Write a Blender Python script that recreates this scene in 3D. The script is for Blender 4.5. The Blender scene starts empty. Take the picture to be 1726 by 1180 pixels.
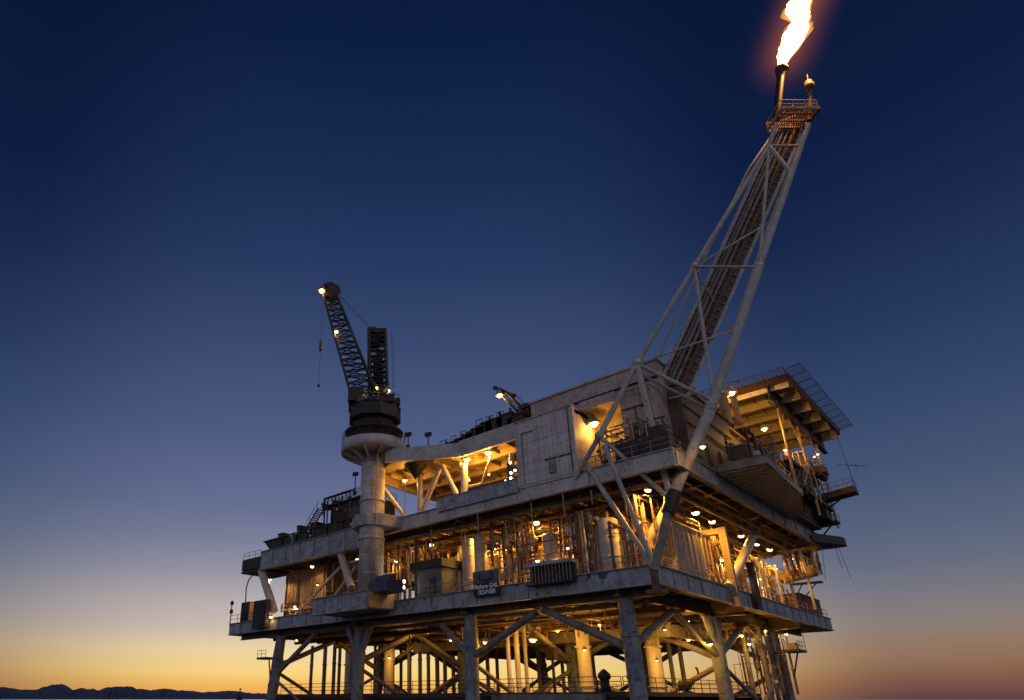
import bpy, bmesh, math, random
from mathutils import Vector, Matrix
V = Vector
random.seed(11)
S = bpy.context.scene
COL = S.collection

# ------------------------------------------------------------------ camera model (a photograph cropped off-centre: lens shift)
F, PX, PY, PW, PH = 1076., 690., 721., 1726., 1180.
TH = math.atan2(1178 - PY, F); AL = math.radians(44.3)
ct, st = math.cos(TH), math.sin(TH)
hv = V((math.cos(AL), math.sin(AL), 0)); rv = V((math.sin(AL), -math.cos(AL), 0)); uz = V((0, 0, 1))
CAM = V((-54.03, -23.38, 4.0))
def ray(px, py):
    xc = (px - PX) / F; yc = (PY - py) / F
    return xc * rv + (ct - yc * st) * hv + (st + yc * ct) * uz
def at(px, py, X=None, Y=None, Z=None, fw=None):
    """a point of the photograph measured on a real plane of the platform"""
    d = ray(px, py)
    if X is not None: k = (X - CAM.x) / d.x
    elif Y is not None: k = (Y - CAM.y) / d.y
    elif Z is not None: k = (Z - CAM.z) / d.z
    else: k = fw / d.dot(hv)
    return CAM + k * d

# ------------------------------------------------------------------ materials
def ramp(nt, pts):
    r = nt.nodes.new('ShaderNodeValToRGB'); el = r.color_ramp.elements
    while len(el) < len(pts): el.new(0.5)
    for e, (p, c) in zip(el, pts):
        e.position = p; e.color = (c[0], c[1], c[2], 1) if len(c) > 1 else (c[0],) * 3 + (1,)
    return r
def steel(name, base, rust=0.25, rough=0.6, metal=0.0, dark=0.6, corr=None, plates=None, rustcol=(0.11, 0.04, 0.015), seed=0.0):
    """weathered painted steel: blotchy paint, vertical run-off streaks, rust patches"""
    m = bpy.data.materials.new(name); m.use_nodes = True
    nt = m.node_tree; L = nt.links.new; b = nt.nodes['Principled BSDF']
    tc = nt.nodes.new('ShaderNodeTexCoord')
    mp = nt.nodes.new('ShaderNodeMapping'); mp.inputs['Location'].default_value = (seed, seed * 1.7, seed * .6)
    L(tc.outputs['Object'], mp.inputs['Vector'])
    def noise(scale, detail, vscale=None, rough_=0.6):
        n = nt.nodes.new('ShaderNodeTexNoise'); n.inputs['Scale'].default_value = scale
        n.inputs['Detail'].default_value = detail; n.inputs['Roughness'].default_value = rough_
        if vscale:
            q = nt.nodes.new('ShaderNodeMapping'); q.inputs['Scale'].default_value = vscale
            L(mp.outputs[0], q.inputs['Vector']); L(q.outputs[0], n.inputs['Vector'])
        else: L(mp.outputs[0], n.inputs['Vector'])
        return n.outputs['Fac']
    r1 = ramp(nt, [(0.3, tuple(c * dark for c in base)), (0.68, base)])
    L(noise(0.9, 6), r1.inputs['Fac'])
    mx = nt.nodes.new('ShaderNodeMix'); mx.data_type = 'RGBA'
    sr = ramp(nt, [(0.5, (0,)), (0.72, (0.65 * min(1, rust * 2.2),))]); L(noise(1.6, 5, (1.6, 1.6, 0.16)), sr.inputs['Fac'])
    L(sr.outputs[0], mx.inputs['Factor']); L(r1.outputs[0], mx.inputs['A'])
    mx.inputs['B'].default_value = (base[0] * .30 + .02, base[1] * .22 + .01, base[2] * .18 + .005, 1)
    m2 = nt.nodes.new('ShaderNodeMix'); m2.data_type = 'RGBA'
    pr = ramp(nt, [(0.66 - rust * .35, (0,)), (0.72 - rust * .3, (0.9,))]); L(noise(2.3, 8, None, .7), pr.inputs['Fac'])
    L(pr.outputs[0], m2.inputs['Factor']); L(mx.outputs['Result'], m2.inputs['A']); m2.inputs['B'].default_value = (*rustcol, 1)
    out = m2.outputs['Result']
    bump = nt.nodes.new('ShaderNodeBump'); bump.inputs['Strength'].default_value = 0.25; bump.inputs['Distance'].default_value = 0.03
    L(noise(3.0, 4), bump.inputs['Height']); last = bump
    if plates:
        bk = nt.nodes.new('ShaderNodeTexBrick'); bk.offset = 0.0
        bk.inputs['Scale'].default_value = 1.0; bk.inputs['Mortar Size'].default_value = 0.035
        bk.inputs['Brick Width'].default_value = plates[0]; bk.inputs['Row Height'].default_value = plates[1]
        bk.inputs['Color1'].default_value = (1, 1, 1, 1); bk.inputs['Color2'].default_value = (.90, .90, .91, 1); bk.inputs['Mortar'].default_value = (.58, .56, .56, 1)
        q = nt.nodes.new('ShaderNodeVectorMath'); q.operation = 'DOT_PRODUCT'; q.inputs[1].default_value = (0.71, 1, 0)
        sp = nt.nodes.new('ShaderNodeSeparateXYZ'); cb = nt.nodes.new('ShaderNodeCombineXYZ')
        L(tc.outputs['Object'], q.inputs[0]); L(tc.outputs['Object'], sp.inputs[0])
        L(q.outputs['Value'], cb.inputs[0]); L(sp.outputs[2], cb.inputs[1]); L(cb.outputs[0], bk.inputs['Vector'])
        mm = nt.nodes.new('ShaderNodeMix'); mm.data_type = 'RGBA'; mm.blend_type = 'MULTIPLY'; mm.inputs['Factor'].default_value = 1
        L(out, mm.inputs['A']); L(bk.outputs['Color'], mm.inputs['B']); out = mm.outputs['Result']
    if corr:
        w = nt.nodes.new('ShaderNodeTexWave'); w.inputs['Scale'].default_value = corr; w.bands_direction = 'DIAGONAL' 
        q2 = nt.nodes.new('ShaderNodeMapping'); q2.inputs['Scale'].default_value = (1, 1, 0)
        L(tc.outputs['Object'], q2.inputs['Vector']); L(q2.outputs[0], w.inputs['Vector'])
        b2 = nt.nodes.new('ShaderNodeBump'); b2.inputs['Strength'].default_value = .8; b2.inputs['Distance'].default_value = 0.12
        L(w.outputs['Fac'], b2.inputs['Height']); L(bump.outputs[0], b2.inputs['Normal']); last = b2
    L(last.outputs[0], b.inputs['Normal']); L(out, b.inputs['Base Color'])
    b.inputs['Roughness'].default_value = rough; b.inputs['Metallic'].default_value = metal
    return m
def emis(name, col, s):
    m = bpy.data.materials.new(name); m.use_nodes = True; b = m.node_tree.nodes['Principled BSDF']
    b.inputs['Base Color'].default_value = (*col, 1); b.inputs['Emission Color'].default_value = (*col, 1); b.inputs['Emission Strength'].default_value = s
    return m
M = dict(
    white=steel('white_paint', (.58, .54, .52), .22),
    panel=steel('panel_paint', (.68, .63, .60), .2, plates=(1.05, 1.15), dark=.75),
    module=steel('module_paint', (.55, .46, .41), .22, plates=(2.6, 2.4), dark=.6),
    girder=steel('girder_paint', (.38, .42, .47), .3, dark=.5),
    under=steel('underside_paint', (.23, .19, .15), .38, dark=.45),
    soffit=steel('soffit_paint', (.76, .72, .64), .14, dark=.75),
    leg=steel('leg_paint', (.26, .30, .335), .34, dark=.4, rustcol=(.05, .032, .025)),
    brace=steel('brace_paint', (.26, .25, .24), .32, dark=.5),
    tank=steel('tank_paint', (.56, .52, .47), .12, rough=.45, dark=.8),
    pipe=steel('pipe_paint', (.40, .30, .20), .38, rough=.45, dark=.4),
    rustpipe=steel('rusty_pipe', (.20, .11, .07), .5, rough=.7),
    boom=steel('boom_paint', (.47, .46, .43), .2, dark=.65),
    grate=steel('grating', (.07, .052, .04), .4, rough=.7),
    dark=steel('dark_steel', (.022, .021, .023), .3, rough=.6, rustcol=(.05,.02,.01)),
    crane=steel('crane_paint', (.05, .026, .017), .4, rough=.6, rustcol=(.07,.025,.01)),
    rail=steel('rail_paint', (.34, .32, .28), .3, dark=.5),
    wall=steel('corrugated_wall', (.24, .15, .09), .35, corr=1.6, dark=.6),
    box=steel('container_paint', (.48, .40, .32), .3, corr=1.6, dark=.7),
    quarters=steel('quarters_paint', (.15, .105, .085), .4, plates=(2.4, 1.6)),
    heli=steel('helideck_plate', (.34, .26, .19), .3, dark=.6),
    blue=steel('blue_paint', (.05, .07, .14), .3),
    net=steel('net_wire', (.055, .06, .085), .15),
    white_letter=steel('white_lettering', (.86, .86, .86), 0.0, dark=.95),
    black=steel('black_board', (.012, .012, .014), 0.05),
    board=steel('grey_board', (.11, .12, .13), .2),
    navy=steel('navy_logo', (.012, .02, .05), 0.05),
    orange=steel('orange_frame', (.52, .36, .18), .22),
)
BULB = emis('sodium_bulb', (1.0, .58, .20), 9)
BULBW = emis('white_bulb', (1.0, .86, .66), 16)
BULBD = emis('dome_bulb', (1.0, .70, .34), 6)

# ------------------------------------------------------------------ mesh builder
class MB:
    def __init__(s): s.v = []; s.f = []; s.sm = []
    def add(s, vs, fs, smooth=False):
        o = len(s.v); s.v += [V(v) for v in vs]; s.f += [tuple(i + o for i in f) for f in fs]; s.sm += [smooth] * len(fs); return s
    def box(s, a, b):
        x0, x1 = sorted((a[0], b[0])); y0, y1 = sorted((a[1], b[1])); z0, z1 = sorted((a[2], b[2]))
        return s.add([(x0,y0,z0),(x1,y0,z0),(x1,y1,z0),(x0,y1,z0),(x0,y0,z1),(x1,y0,z1),(x1,y1,z1),(x0,y1,z1)],
                     [(3,2,1,0),(4,5,6,7),(0,1,5,4),(1,2,6,5),(2,3,7,6),(3,0,4,7)])
    def beam(s, p, q, w, h, upv=uz):
        p, q = V(p), V(q); d = (q - p).normalized()
        if abs(d.dot(upv)) > .98: upv = V((1, 0, 0))
        a = d.cross(upv).normalized(); b = a.cross(d).normalized(); a *= w / 2; b *= h / 2
        return s.add([p-a-b,p+a-b,p+a+b,p-a+b,q-a-b,q+a-b,q+a+b,q-a+b], [(0,1,2,3),(7,6,5,4),(0,4,5,1),(1,5,6,2),(2,6,7,3),(3,7,4,0)])
    def ibeam(s, p, q, w, h, t=.07):
        p, q = V(p), V(q)
        o = uz * (h / 2 - t / 2)
        s.beam(p + o, q + o, w, t); s.beam(p - o, q - o, w, t); s.beam(p, q, t, h - 2 * t)
        return s
    def tube(s, p, q, r, n=12, r2=None, cap=True):
        p, q = V(p), V(q); r2 = r if r2 is None else r2; d = (q - p).normalized()
        a = d.orthogonal().normalized(); b = d.cross(a)
        A = [p + (a * math.cos(2*math.pi*i/n) + b * math.sin(2*math.pi*i/n)) * r for i in range(n)]
        B = [q + (a * math.cos(2*math.pi*i/n) + b * math.sin(2*math.pi*i/n)) * r2 for i in range(n)]
        s.add(A + B, [(i, (i+1) % n, n + (i+1) % n, n + i) for i in range(n)], True)
        if cap: s.add(A, [tuple(reversed(range(n)))]); s.add(B, [tuple(range(n))])
        return s
    def poly(s, pts, r, n=8):
        for a, b in zip(pts, pts[1:]): s.tube(a, b, r, n)
        for p in pts[1:-1]: s.ball(p, r * 1.02, 6, 8)
        return s
    def ball(s, c, r, nu=8, nv=12, sz=1.0):
        return s.lathe(c, [(r * math.sin(math.pi * i / nu), -r * sz * math.cos(math.pi * i / nu)) for i in range(nu + 1)], nv)
    def lathe(s, c, prof, n=24, smooth=True):
        c = V(c); vs = []; fs = []
        for (r, z) in prof:
            vs += [c + V((r * math.cos(2*math.pi*i/n), r * math.sin(2*math.pi*i/n), z)) for i in range(n)]
        for k in range(len(prof) - 1):
            for i in range(n):
                fs.append((k*n+i, k*n+(i+1) % n, (k+1)*n+(i+1) % n, (k+1)*n+i))
        return s.add(vs, fs, smooth)
    def prism(s, pts, z0, z1):
        n = len(pts)
        return s.add([(x,y,z0) for x,y in pts] + [(x,y,z1) for x,y in pts], [tuple(reversed(range(n))), tuple(range(n,2*n))] + [(i,(i+1)%n,n+(i+1)%n,n+i) for i in range(n)])
    def build(s, name, mat, parent=None, label=None, weld=False):
        off = wloc(parent) if parent else V((0, 0, 0))
        me = bpy.data.meshes.new(name); me.from_pydata([v - off for v in s.v], [], s.f)
        me.polygons.foreach_set('use_smooth', s.sm); me.materials.append(mat if not isinstance(mat, str) else M[mat])
        bm = bmesh.new(); bm.from_mesh(me)
        if weld: bmesh.ops.remove_doubles(bm, verts=bm.verts, dist=1e-4)
        bmesh.ops.recalc_face_normals(bm, faces=bm.faces); bm.to_mesh(me); bm.free()
        o = bpy.data.objects.new(name, me); COL.objects.link(o); o.parent = parent
        if label: o['label'] = label
        return o
def wloc(o):
    p = V((0, 0, 0))
    while o: p += o.location; o = o.parent
    return p
def tag(o, label, cat, group=None, kind='thing'):
    o['label'] = label; o['category'] = cat; o['kind'] = kind
    if group: o['group'] = group
    return o
def thing(name, loc, label, cat, group=None):
    o = bpy.data.objects.new(name, None); o.empty_display_size = .2; COL.objects.link(o); o.location = loc
    return tag(o, label, cat, group)
def copy_tree(o, parent=None):
    c = o.copy(); COL.objects.link(c); c.parent = parent
    for ch in list(o.children): copy_tree(ch, c)
    return c
def single(name, mb, mat, loc, label, cat, group=None):
    """a thing made of one mesh, origin at its base"""
    loc = V(loc); mb.v = [v - loc for v in mb.v]
    o = mb.build(name, mat); o.location = loc
    return tag(o, label, cat, group)

# ------------------------------------------------------------------ the setting: sea, far mountains
def build_sea():
    me = bpy.data.meshes.new('sea'); n = 96; R = [0, 60, 200, 800, 3000, 12000, 45000]
    vs = [(0, 0, 0)]; fs = []
    for r in R[1:]: vs += [(r * math.cos(2*math.pi*i/n), r * math.sin(2*math.pi*i/n), 0) for i in range(n)]
    for i in range(n): fs.append((0, 1 + i, 1 + (i+1) % n))
    for k in range(len(R) - 2):
        for i in range(n): fs.append((1+k*n+i, 1+(k+1)*n+i, 1+(k+1)*n+(i+1) % n, 1+k*n+(i+1) % n))
    me.from_pydata(vs, [], fs); o = bpy.data.objects.new('sea', me); COL.objects.link(o); o['kind'] = 'structure'; o['label'] = 'dark dusk sea under the platform'
    m = bpy.data.materials.new('sea_water'); m.use_nodes = True; nt = m.node_tree; b = nt.nodes['Principled BSDF']
    b.inputs['Base Color'].default_value = (.006, .012, .022, 1); b.inputs['Roughness'].default_value = .18
    tc = nt.nodes.new('ShaderNodeTexCoord'); nz = nt.nodes.new('ShaderNodeTexNoise'); nz.inputs['Scale'].default_value = .25; nz.inputs['Detail'].default_value = 6
    bp = nt.nodes.new('ShaderNodeBump'); bp.inputs['Strength'].default_value = .6; bp.inputs['Distance'].default_value = .6
    nt.links.new(tc.outputs['Object'], nz.inputs['Vector']); nt.links.new(nz.outputs['Fac'], bp.inputs['Height']); nt.links.new(bp.outputs[0], b.inputs['Normal'])
    me.materials.append(m)
build_sea()
def build_mountains():
    prof = [(-260,1166),(-180,1160),(-90,1163),(-20,1156),(20,1160),(35,1163),(62,1162),(74,1158),(88,1154),(104,1153),(114,1157),(122,1163),(138,1160),(150,1162),(158,1161),
            (166,1164),(180,1159),(200,1157.5),(222,1157),(230,1161),(240,1161.5),(254,1164),(268,1161),(285,1161.5),(300,1164),(322,1164),(342,1167),(360,1166),(385,1164),
            (402,1165),(420,1168),(445,1169),(480,1170),(540,1172),(620,1174),(760,1175),(900,1176)]
    rng = random.Random(4); pts = []
    for (a, ya), (b, yb) in zip(prof, prof[1:]):
        k = max(2, int((b - a) / 4))
        for i in range(k):
            t = i / k; pts.append((a + (b - a) * t, ya + (yb - ya) * t + rng.uniform(-.7, .5)))
    rows = [(7600, 0), (8200, .55), (9000, 1.0), (9900, .62), (11000, .15)]
    vs = []; fs = []; n = len(pts)
    for dist, k in rows:
        for (px, py) in pts:
            p = at(px, py, fw=9000); d = V((p.x - CAM.x, p.y - CAM.y, 0)); s = dist / 9000
            q = V((CAM.x, CAM.y, 0)) + d * s
            z = p.z * k * (rng.uniform(.8, 1.12) if k not in (0, 1.0) else 1); vs.append((q.x, q.y, z if k else -40))
    for r in range(len(rows) - 1):
        for i in range(n - 1): fs.append((r*n+i, r*n+i+1, (r+1)*n+i+1, (r+1)*n+i))
    me = bpy.data.meshes.new('mountains'); me.from_pydata(vs, [], fs); o = bpy.data.objects.new('mountains', me); COL.objects.link(o)
    o['kind'] = 'structure'; o['label'] = 'low dark blue mountain ridge along the horizon'
    m = bpy.data.materials.new('hazy_mountain'); m.use_nodes = True; nt = m.node_tree; b = nt.nodes['Principled BSDF']
    tc = nt.nodes.new('ShaderNodeTexCoord'); nz = nt.nodes.new('ShaderNodeTexNoise'); nz.inputs['Scale'].default_value = .006; nz.inputs['Detail'].default_value = 8
    r = ramp(nt, [(.35, (.035, .05, .10)), (.7, (.075, .085, .14))]); nt.links.new(tc.outputs['Object'], nz.inputs['Vector']); nt.links.new(nz.outputs['Fac'], r.inputs['Fac'])  # distance haze is put into the bluish base colour
    nt.links.new(r.outputs[0], b.inputs['Base Color']); b.inputs['Roughness'].default_value = .95
    me.materials.append(m)
build_mountains()

# ------------------------------------------------------------------ jacket: battered legs and their bracing
XS, YS = (2., 22., 42.), (4., 22., 40., 57.)
ZT = 12.4
def leg_xy(i, j, z):
    dx = {0: -.02, 1: 0, 2: .17}[i] * (ZT - z); dy = {0: -.02, 1: 0, 2: 0, 3: .13}[j] * (ZT - z)
    return V((XS[i] + dx, YS[j] + dy, z))
jk = thing('steel_jacket', (22, 30, 0), 'grey weathered legs and diagonal tubes standing in the sea beneath the lowest deck', 'jacket')
for i in range(3):
    for j in range(4):
        mb = MB(); mb.tube(leg_xy(i, j, -3), leg_xy(i, j, 9.2), .74, 24); mb.tube(leg_xy(i, j, 9.2), leg_xy(i, j, ZT), .76, 24, .66)
        mb.tube(leg_xy(i, j, 9.0), leg_xy(i, j, 9.35), .84, 24)
        mb.tube(leg_xy(i, j, 5.6), leg_xy(i, j, 5.9), .80, 24)
        mb.build('leg', 'leg', jk)
def brace(a, b, r, mat='brace', n=14):
    MB().tube(a, b, r, n).build('brace', mat, jk)
for i in range(3):
    for j in range(3):
        a, b = leg_xy(i, j, 8.0), leg_xy(i, j + 1, 8.0); mid = (leg_xy(i, j, ZT) + leg_xy(i, j + 1, ZT)) / 2; mid.z = 12.1
        r = .38 if i == 0 else .34
        if i == 0 and j == 1: brace(a, V((2, 26.2, 11.6)), .34); continue
        if i == 0 and j == 2: brace(leg_xy(0, 3, 7.0), V((2, 49.0, 12.2)), .34); brace(leg_xy(0, 3, 6.6), V((2.6, 52, 3.4)), .2); continue
        brace(a, mid + V((0, -.3, 0)), r); brace(b, mid + V((0, .3, 0)), r)
        if i == 0: continue
        low = (leg_xy(i, j, 3) + leg_xy(i, j + 1, 3)) / 2; low.z = 3.2
        brace(leg_xy(i, j, 7.4), low, .28); brace(leg_xy(i, j + 1, 7.4), low, .28)
for j in range(4):
    for i in range(2):
        a, b = leg_xy(i, j, 8.2), leg_xy(i + 1, j, 8.2); mid = (leg_xy(i, j, ZT) + leg_xy(i + 1, j, ZT)) / 2; mid.z = 12.1
        brace(a, mid - V((.3, 0, 0)), .36); brace(b, mid + V((.3, 0, 0)), .36)
        if j == 0 and i == 0: continue
        low = (leg_xy(i, j, 3) + leg_xy(i + 1, j, 3)) / 2; low.z = 3.2
        brace(leg_xy(i, j, 7.6), low, .24); brace(leg_xy(i + 1, j, 7.6), low, .24)
for (i, j) in ((1, 0), (0, 2), (2, 0)):         # splayed strut pairs under the deck girder
    p = leg_xy(i, j, 8.6)
    dv = V((1.7, 0, 0)) if j == 0 else V((0, 2.2, 0))
    brace(p, V((p.x, p.y, 12.5)) + dv, .42, 'leg'); brace(p, V((p.x, p.y, 12.5)) - dv, .42, 'leg')

# ------------------------------------------------------------------ conductors and caissons
def conductor(px, py, X, r, mat, label, group):
    p = at(px, py, X=X); mb = MB(); mb.tube((p.x, p.y, -3), (p.x, p.y, 13.2), r, 16)
    for z in (5.2, 9.6): mb.tube((p.x, p.y, z), (p.x, p.y, z + .22), r * 1.25, 16)
    return single('conductor_pipe', mb, mat, (p.x, p.y, -3), label, 'pipe', group)
for px, X, r in ((525,24,.30),(547,24,.36),(563,22,.32),(572,26,.30),(690,22,.34),(708,24,.30),(722,22,.28),(737,26,.34),(750,22,.30),(764,26,.30)):
    conductor(px, 1125, X, r, 'brace', 'dark upright conductor pipe between the legs against the yellow horizon', 'conductor pipes under the deck')
for px, X, r in ((632,28,.26),(676,26,.26),(780,26,.24),(822,28,.30),(838,30,.26),(908,30,.28),(948,32,.26),(1000,34,.30),(1132,30,.26),(1150,34,.28),(1262,36,.30),(1290,38,.34),(1302,40,.26)):
    conductor(px, 1125, X, r, 'brace', 'dark upright conductor pipe between the legs against the yellow horizon', 'conductor pipes under the deck')
for px, X, r in ((857, 9, .24), (872, 10, .30), (886, 12, .22)):
    conductor(px, 1110, X, r, 'tank', 'pale slim riser pipe in the trio below the round sign', 'pale riser pipes')
conductor(590, 1125, 27, .95, 'tank', 'wide brown caisson tube just behind the mottled leg', 'wide caissons')
conductor(656, 1125, 20, .85, 'tank', 'wide caisson tube glowing yellow between dark slim pipes', 'wide caissons')
conductor(985, 1112, 18, .80, 'tank', 'wide caisson tube glowing yellow beneath the deck corner', 'wide caissons')
conductor(1105, 1125, 24, .85, 'tank', 'short lit caisson tube just past the corner leg', 'wide caissons')

# ------------------------------------------------------------------ decks
def stiff(mb, axis, fixed, a, b, z0, z1, step, depth, skip=()):
    t = a + step / 2
    while t < b:
        if axis == 'Y': mb.beam((fixed - depth / 2 * 1, t, z0), (fixed - depth / 2, t, z1), .08, depth, V((1, 0, 0)))
        else: mb.beam((t, fixed - depth / 2, z0), (t, fixed - depth / 2, z1), .08, depth, V((0, 1, 0)))
        t += step
def girder(parent, p, q, z0, z1, outward, step=3.1, mat='girder', name='edge_girder'):
    """plate girder: web, two flanges, web stiffeners on the outer side"""
    p, q = V((p[0], p[1], 0)), V((q[0], q[1], 0)); o = V((outward[0], outward[1], 0)).normalized()
    mb = MB(); zc = uz * ((z0 + z1) / 2)
    mb.beam(p + zc, q + zc, .10, z1 - z0 - .16)
    mb.beam(p + uz * (z0 + .04), q + uz * (z0 + .04), .52, .08); mb.beam(p + uz * (z1 - .04), q + uz * (z1 - .04), .52, .08)
    n = max(1, int((q - p).length / step))
    for k in range(1, n):
        c = p.lerp(q, k / n) + o * .13
        mb.beam(c + uz * (z0 + .081), c + uz * (z1 - .081), .05, .15, o)
    return mb.build(name, mat, parent)
LZ0, LZ1 = 12.95, 14.65
ld = thing('lower_deck', (28, 34, LZ0), 'long lowest deck of grey stained girders resting on the legs', 'deck')
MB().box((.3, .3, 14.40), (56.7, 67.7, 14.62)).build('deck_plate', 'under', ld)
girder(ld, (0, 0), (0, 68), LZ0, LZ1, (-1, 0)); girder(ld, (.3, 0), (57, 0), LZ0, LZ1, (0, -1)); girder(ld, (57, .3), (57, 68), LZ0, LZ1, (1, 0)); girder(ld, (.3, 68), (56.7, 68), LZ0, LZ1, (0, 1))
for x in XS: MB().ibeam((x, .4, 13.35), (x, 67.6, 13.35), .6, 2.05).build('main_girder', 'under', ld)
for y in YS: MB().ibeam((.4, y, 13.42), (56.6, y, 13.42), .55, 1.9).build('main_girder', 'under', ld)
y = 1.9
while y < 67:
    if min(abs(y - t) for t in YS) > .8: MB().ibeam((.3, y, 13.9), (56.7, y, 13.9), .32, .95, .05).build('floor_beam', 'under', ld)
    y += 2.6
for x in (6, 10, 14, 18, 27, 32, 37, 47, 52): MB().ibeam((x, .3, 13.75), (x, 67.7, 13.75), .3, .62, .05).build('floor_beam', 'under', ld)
# stains and flaked paint at the corner of the front girder
rng = random.Random(5)
for (px, py, w, h) in ((992, 968, .7, 1.0), (1016, 970, 1.25, .85), (1040, 962, .3, .25), (870, 985, .6, .6), (842, 990, .5, .9), (716, 1010, .4, .3), (905, 1002, .3, .3), (958, 985, .25, .3)):
    c = at(px, py, X=-.055); n = 14
    pts = [(c.y + math.cos(2*math.pi*k/n) * w / 2 * rng.uniform(.55, 1.1), min(LZ1 - .1, max(LZ0 + .1, c.z + math.sin(2*math.pi*k/n) * h / 2 * rng.uniform(.55, 1.1)))) for k in range(n)]
    MB().add([(-.056, a, b) for a, b in pts] + [(-.062, a, b) for a, b in pts], [tuple(range(n)), tuple(range(2*n-1, n-1, -1))] + [(i, (i+1) % n, n+(i+1) % n, n+i) for i in range(n)]).build('paint_patch', 'blue', ld)
# outboard shelf carrying the crane pedestal
sh = MB().box((-4.4, 31.8, 13.5), (-.3, 41.5, 15.2)); sh.build('pedestal_shelf', 'girder', ld)
girder(ld, (-4.5, 31.8), (-4.5, 41.5), 13.3, 15.35, (-1, 0), 2.4, name='shelf_girder')
MB().box((-4.2, 31.55, 13.6), (-.35, 31.78, 15.3)).build('shelf_end_plate', 'orange', ld, 'end plate coloured orange as if lamp lit')  # lamplight on this end face is put into its orange colour

UZ0, UZ1 = 22.8, 24.5
ud = thing('upper_deck', (24, 30, UZ0), 'pale upper deck with an outboard edge beam above the lit process area', 'deck')
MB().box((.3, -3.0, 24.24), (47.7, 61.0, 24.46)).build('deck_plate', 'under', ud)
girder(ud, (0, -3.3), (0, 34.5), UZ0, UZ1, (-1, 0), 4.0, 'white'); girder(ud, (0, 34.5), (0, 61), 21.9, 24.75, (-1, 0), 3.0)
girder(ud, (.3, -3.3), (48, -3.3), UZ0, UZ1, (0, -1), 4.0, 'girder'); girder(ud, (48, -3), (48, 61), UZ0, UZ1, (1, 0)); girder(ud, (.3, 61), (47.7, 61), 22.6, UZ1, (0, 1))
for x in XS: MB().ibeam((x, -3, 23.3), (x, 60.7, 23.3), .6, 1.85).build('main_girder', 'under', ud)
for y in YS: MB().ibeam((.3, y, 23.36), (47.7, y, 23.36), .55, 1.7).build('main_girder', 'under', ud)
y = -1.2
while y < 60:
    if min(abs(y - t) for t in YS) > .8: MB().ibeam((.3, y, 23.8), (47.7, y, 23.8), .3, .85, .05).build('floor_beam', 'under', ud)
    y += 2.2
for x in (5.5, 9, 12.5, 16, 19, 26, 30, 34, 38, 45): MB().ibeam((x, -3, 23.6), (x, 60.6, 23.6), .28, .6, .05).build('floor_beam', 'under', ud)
# outrigger at the far end of the edge beam
MB().prism([(41, -3.65), (46.5, -6.0), (48, -6.0), (48, -3.65)], 22.8, 23.9).build('outrigger', 'dark', ud)
# legs and struts between the two decks
for x in XS:
    for y in YS:
        if x == 2.: continue
        MB().tube((x, y, LZ1), (x, y, 22.4), .55, 20).build('column', 'tank', ud)
def strut(a, b, r=.42): MB().tube(a, b, r, 16).build('strut', 'tank', ud)
strut(at(958, 890, X=3), at(1002, 942, X=3)); strut(at(902, 905, X=3.4), at(846, 975, X=3.4))
strut(at(1126, 858, X=5), at(1086, 925, X=5), .55)
strut(at(1279, 884, Y=-.2), at(1228, 990, Y=-.2), .48)
strut(at(441, 962, X=.6), at(462, 1030, X=.6), .6); strut(at(571, 922, X=.6), at(592, 990, X=.6), .5)
strut(at(575, 955, X=1.2), at(500, 1035, X=1.2), .2); strut(at(560, 1010, X=1.4), at(600, 955, X=1.4), .2)

# small wing deck at the far end of the upper deck
wd = thing('wing_platform', (2, 63.5, 22.3), 'small dark railed platform jutting from the far end of the upper deck', 'platform')
MB().box((.1, 61.35, 22.5), (6, 66.4, 24.2)).build('deck_box', 'dark', wd); MB().beam((3, 61.4, 22.2), (3, 66.3, 22.2), 6, .3).build('soffit', 'dark', wd)

md = thing('mezzanine_deck', (32, 28, 10.4), 'shadowed pipe deck hung under the middle of the lowest deck', 'deck')
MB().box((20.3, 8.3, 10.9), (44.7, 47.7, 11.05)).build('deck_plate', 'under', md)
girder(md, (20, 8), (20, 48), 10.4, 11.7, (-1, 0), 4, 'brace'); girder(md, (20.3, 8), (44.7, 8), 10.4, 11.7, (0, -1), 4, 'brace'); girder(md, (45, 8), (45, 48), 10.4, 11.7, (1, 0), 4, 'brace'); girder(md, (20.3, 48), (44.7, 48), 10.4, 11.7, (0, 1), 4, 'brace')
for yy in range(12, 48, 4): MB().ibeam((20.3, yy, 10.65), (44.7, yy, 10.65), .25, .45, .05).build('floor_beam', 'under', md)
for (xx, yy) in ((20, 8), (20, 21), (20, 34), (20, 48), (32, 8), (45, 8), (45, 28), (45, 48), (32, 48)): MB().tube((xx, yy, 11.7), (xx, yy, 12.95), .2, 10).build('hanger', 'brace', md)

# landing deck below, just over the water
bl = thing('landing_deck', (24, 28, 3.6), 'low dark walkway deck just above the water under the legs', 'deck')
MB().box((4, 6, 4.2), (40, 60, 4.6)).build('deck_plate', 'grate', bl)
for x in (4, 16, 28, 40): MB().ibeam((x, 6, 3.78), (x, 60, 3.78), .4, .8).build('floor_beam', 'dark', bl)
MB().box((3.2, 8, 3.3), (3.9, 20.6, 4.42)).build('fender', 'brace', bl)

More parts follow.
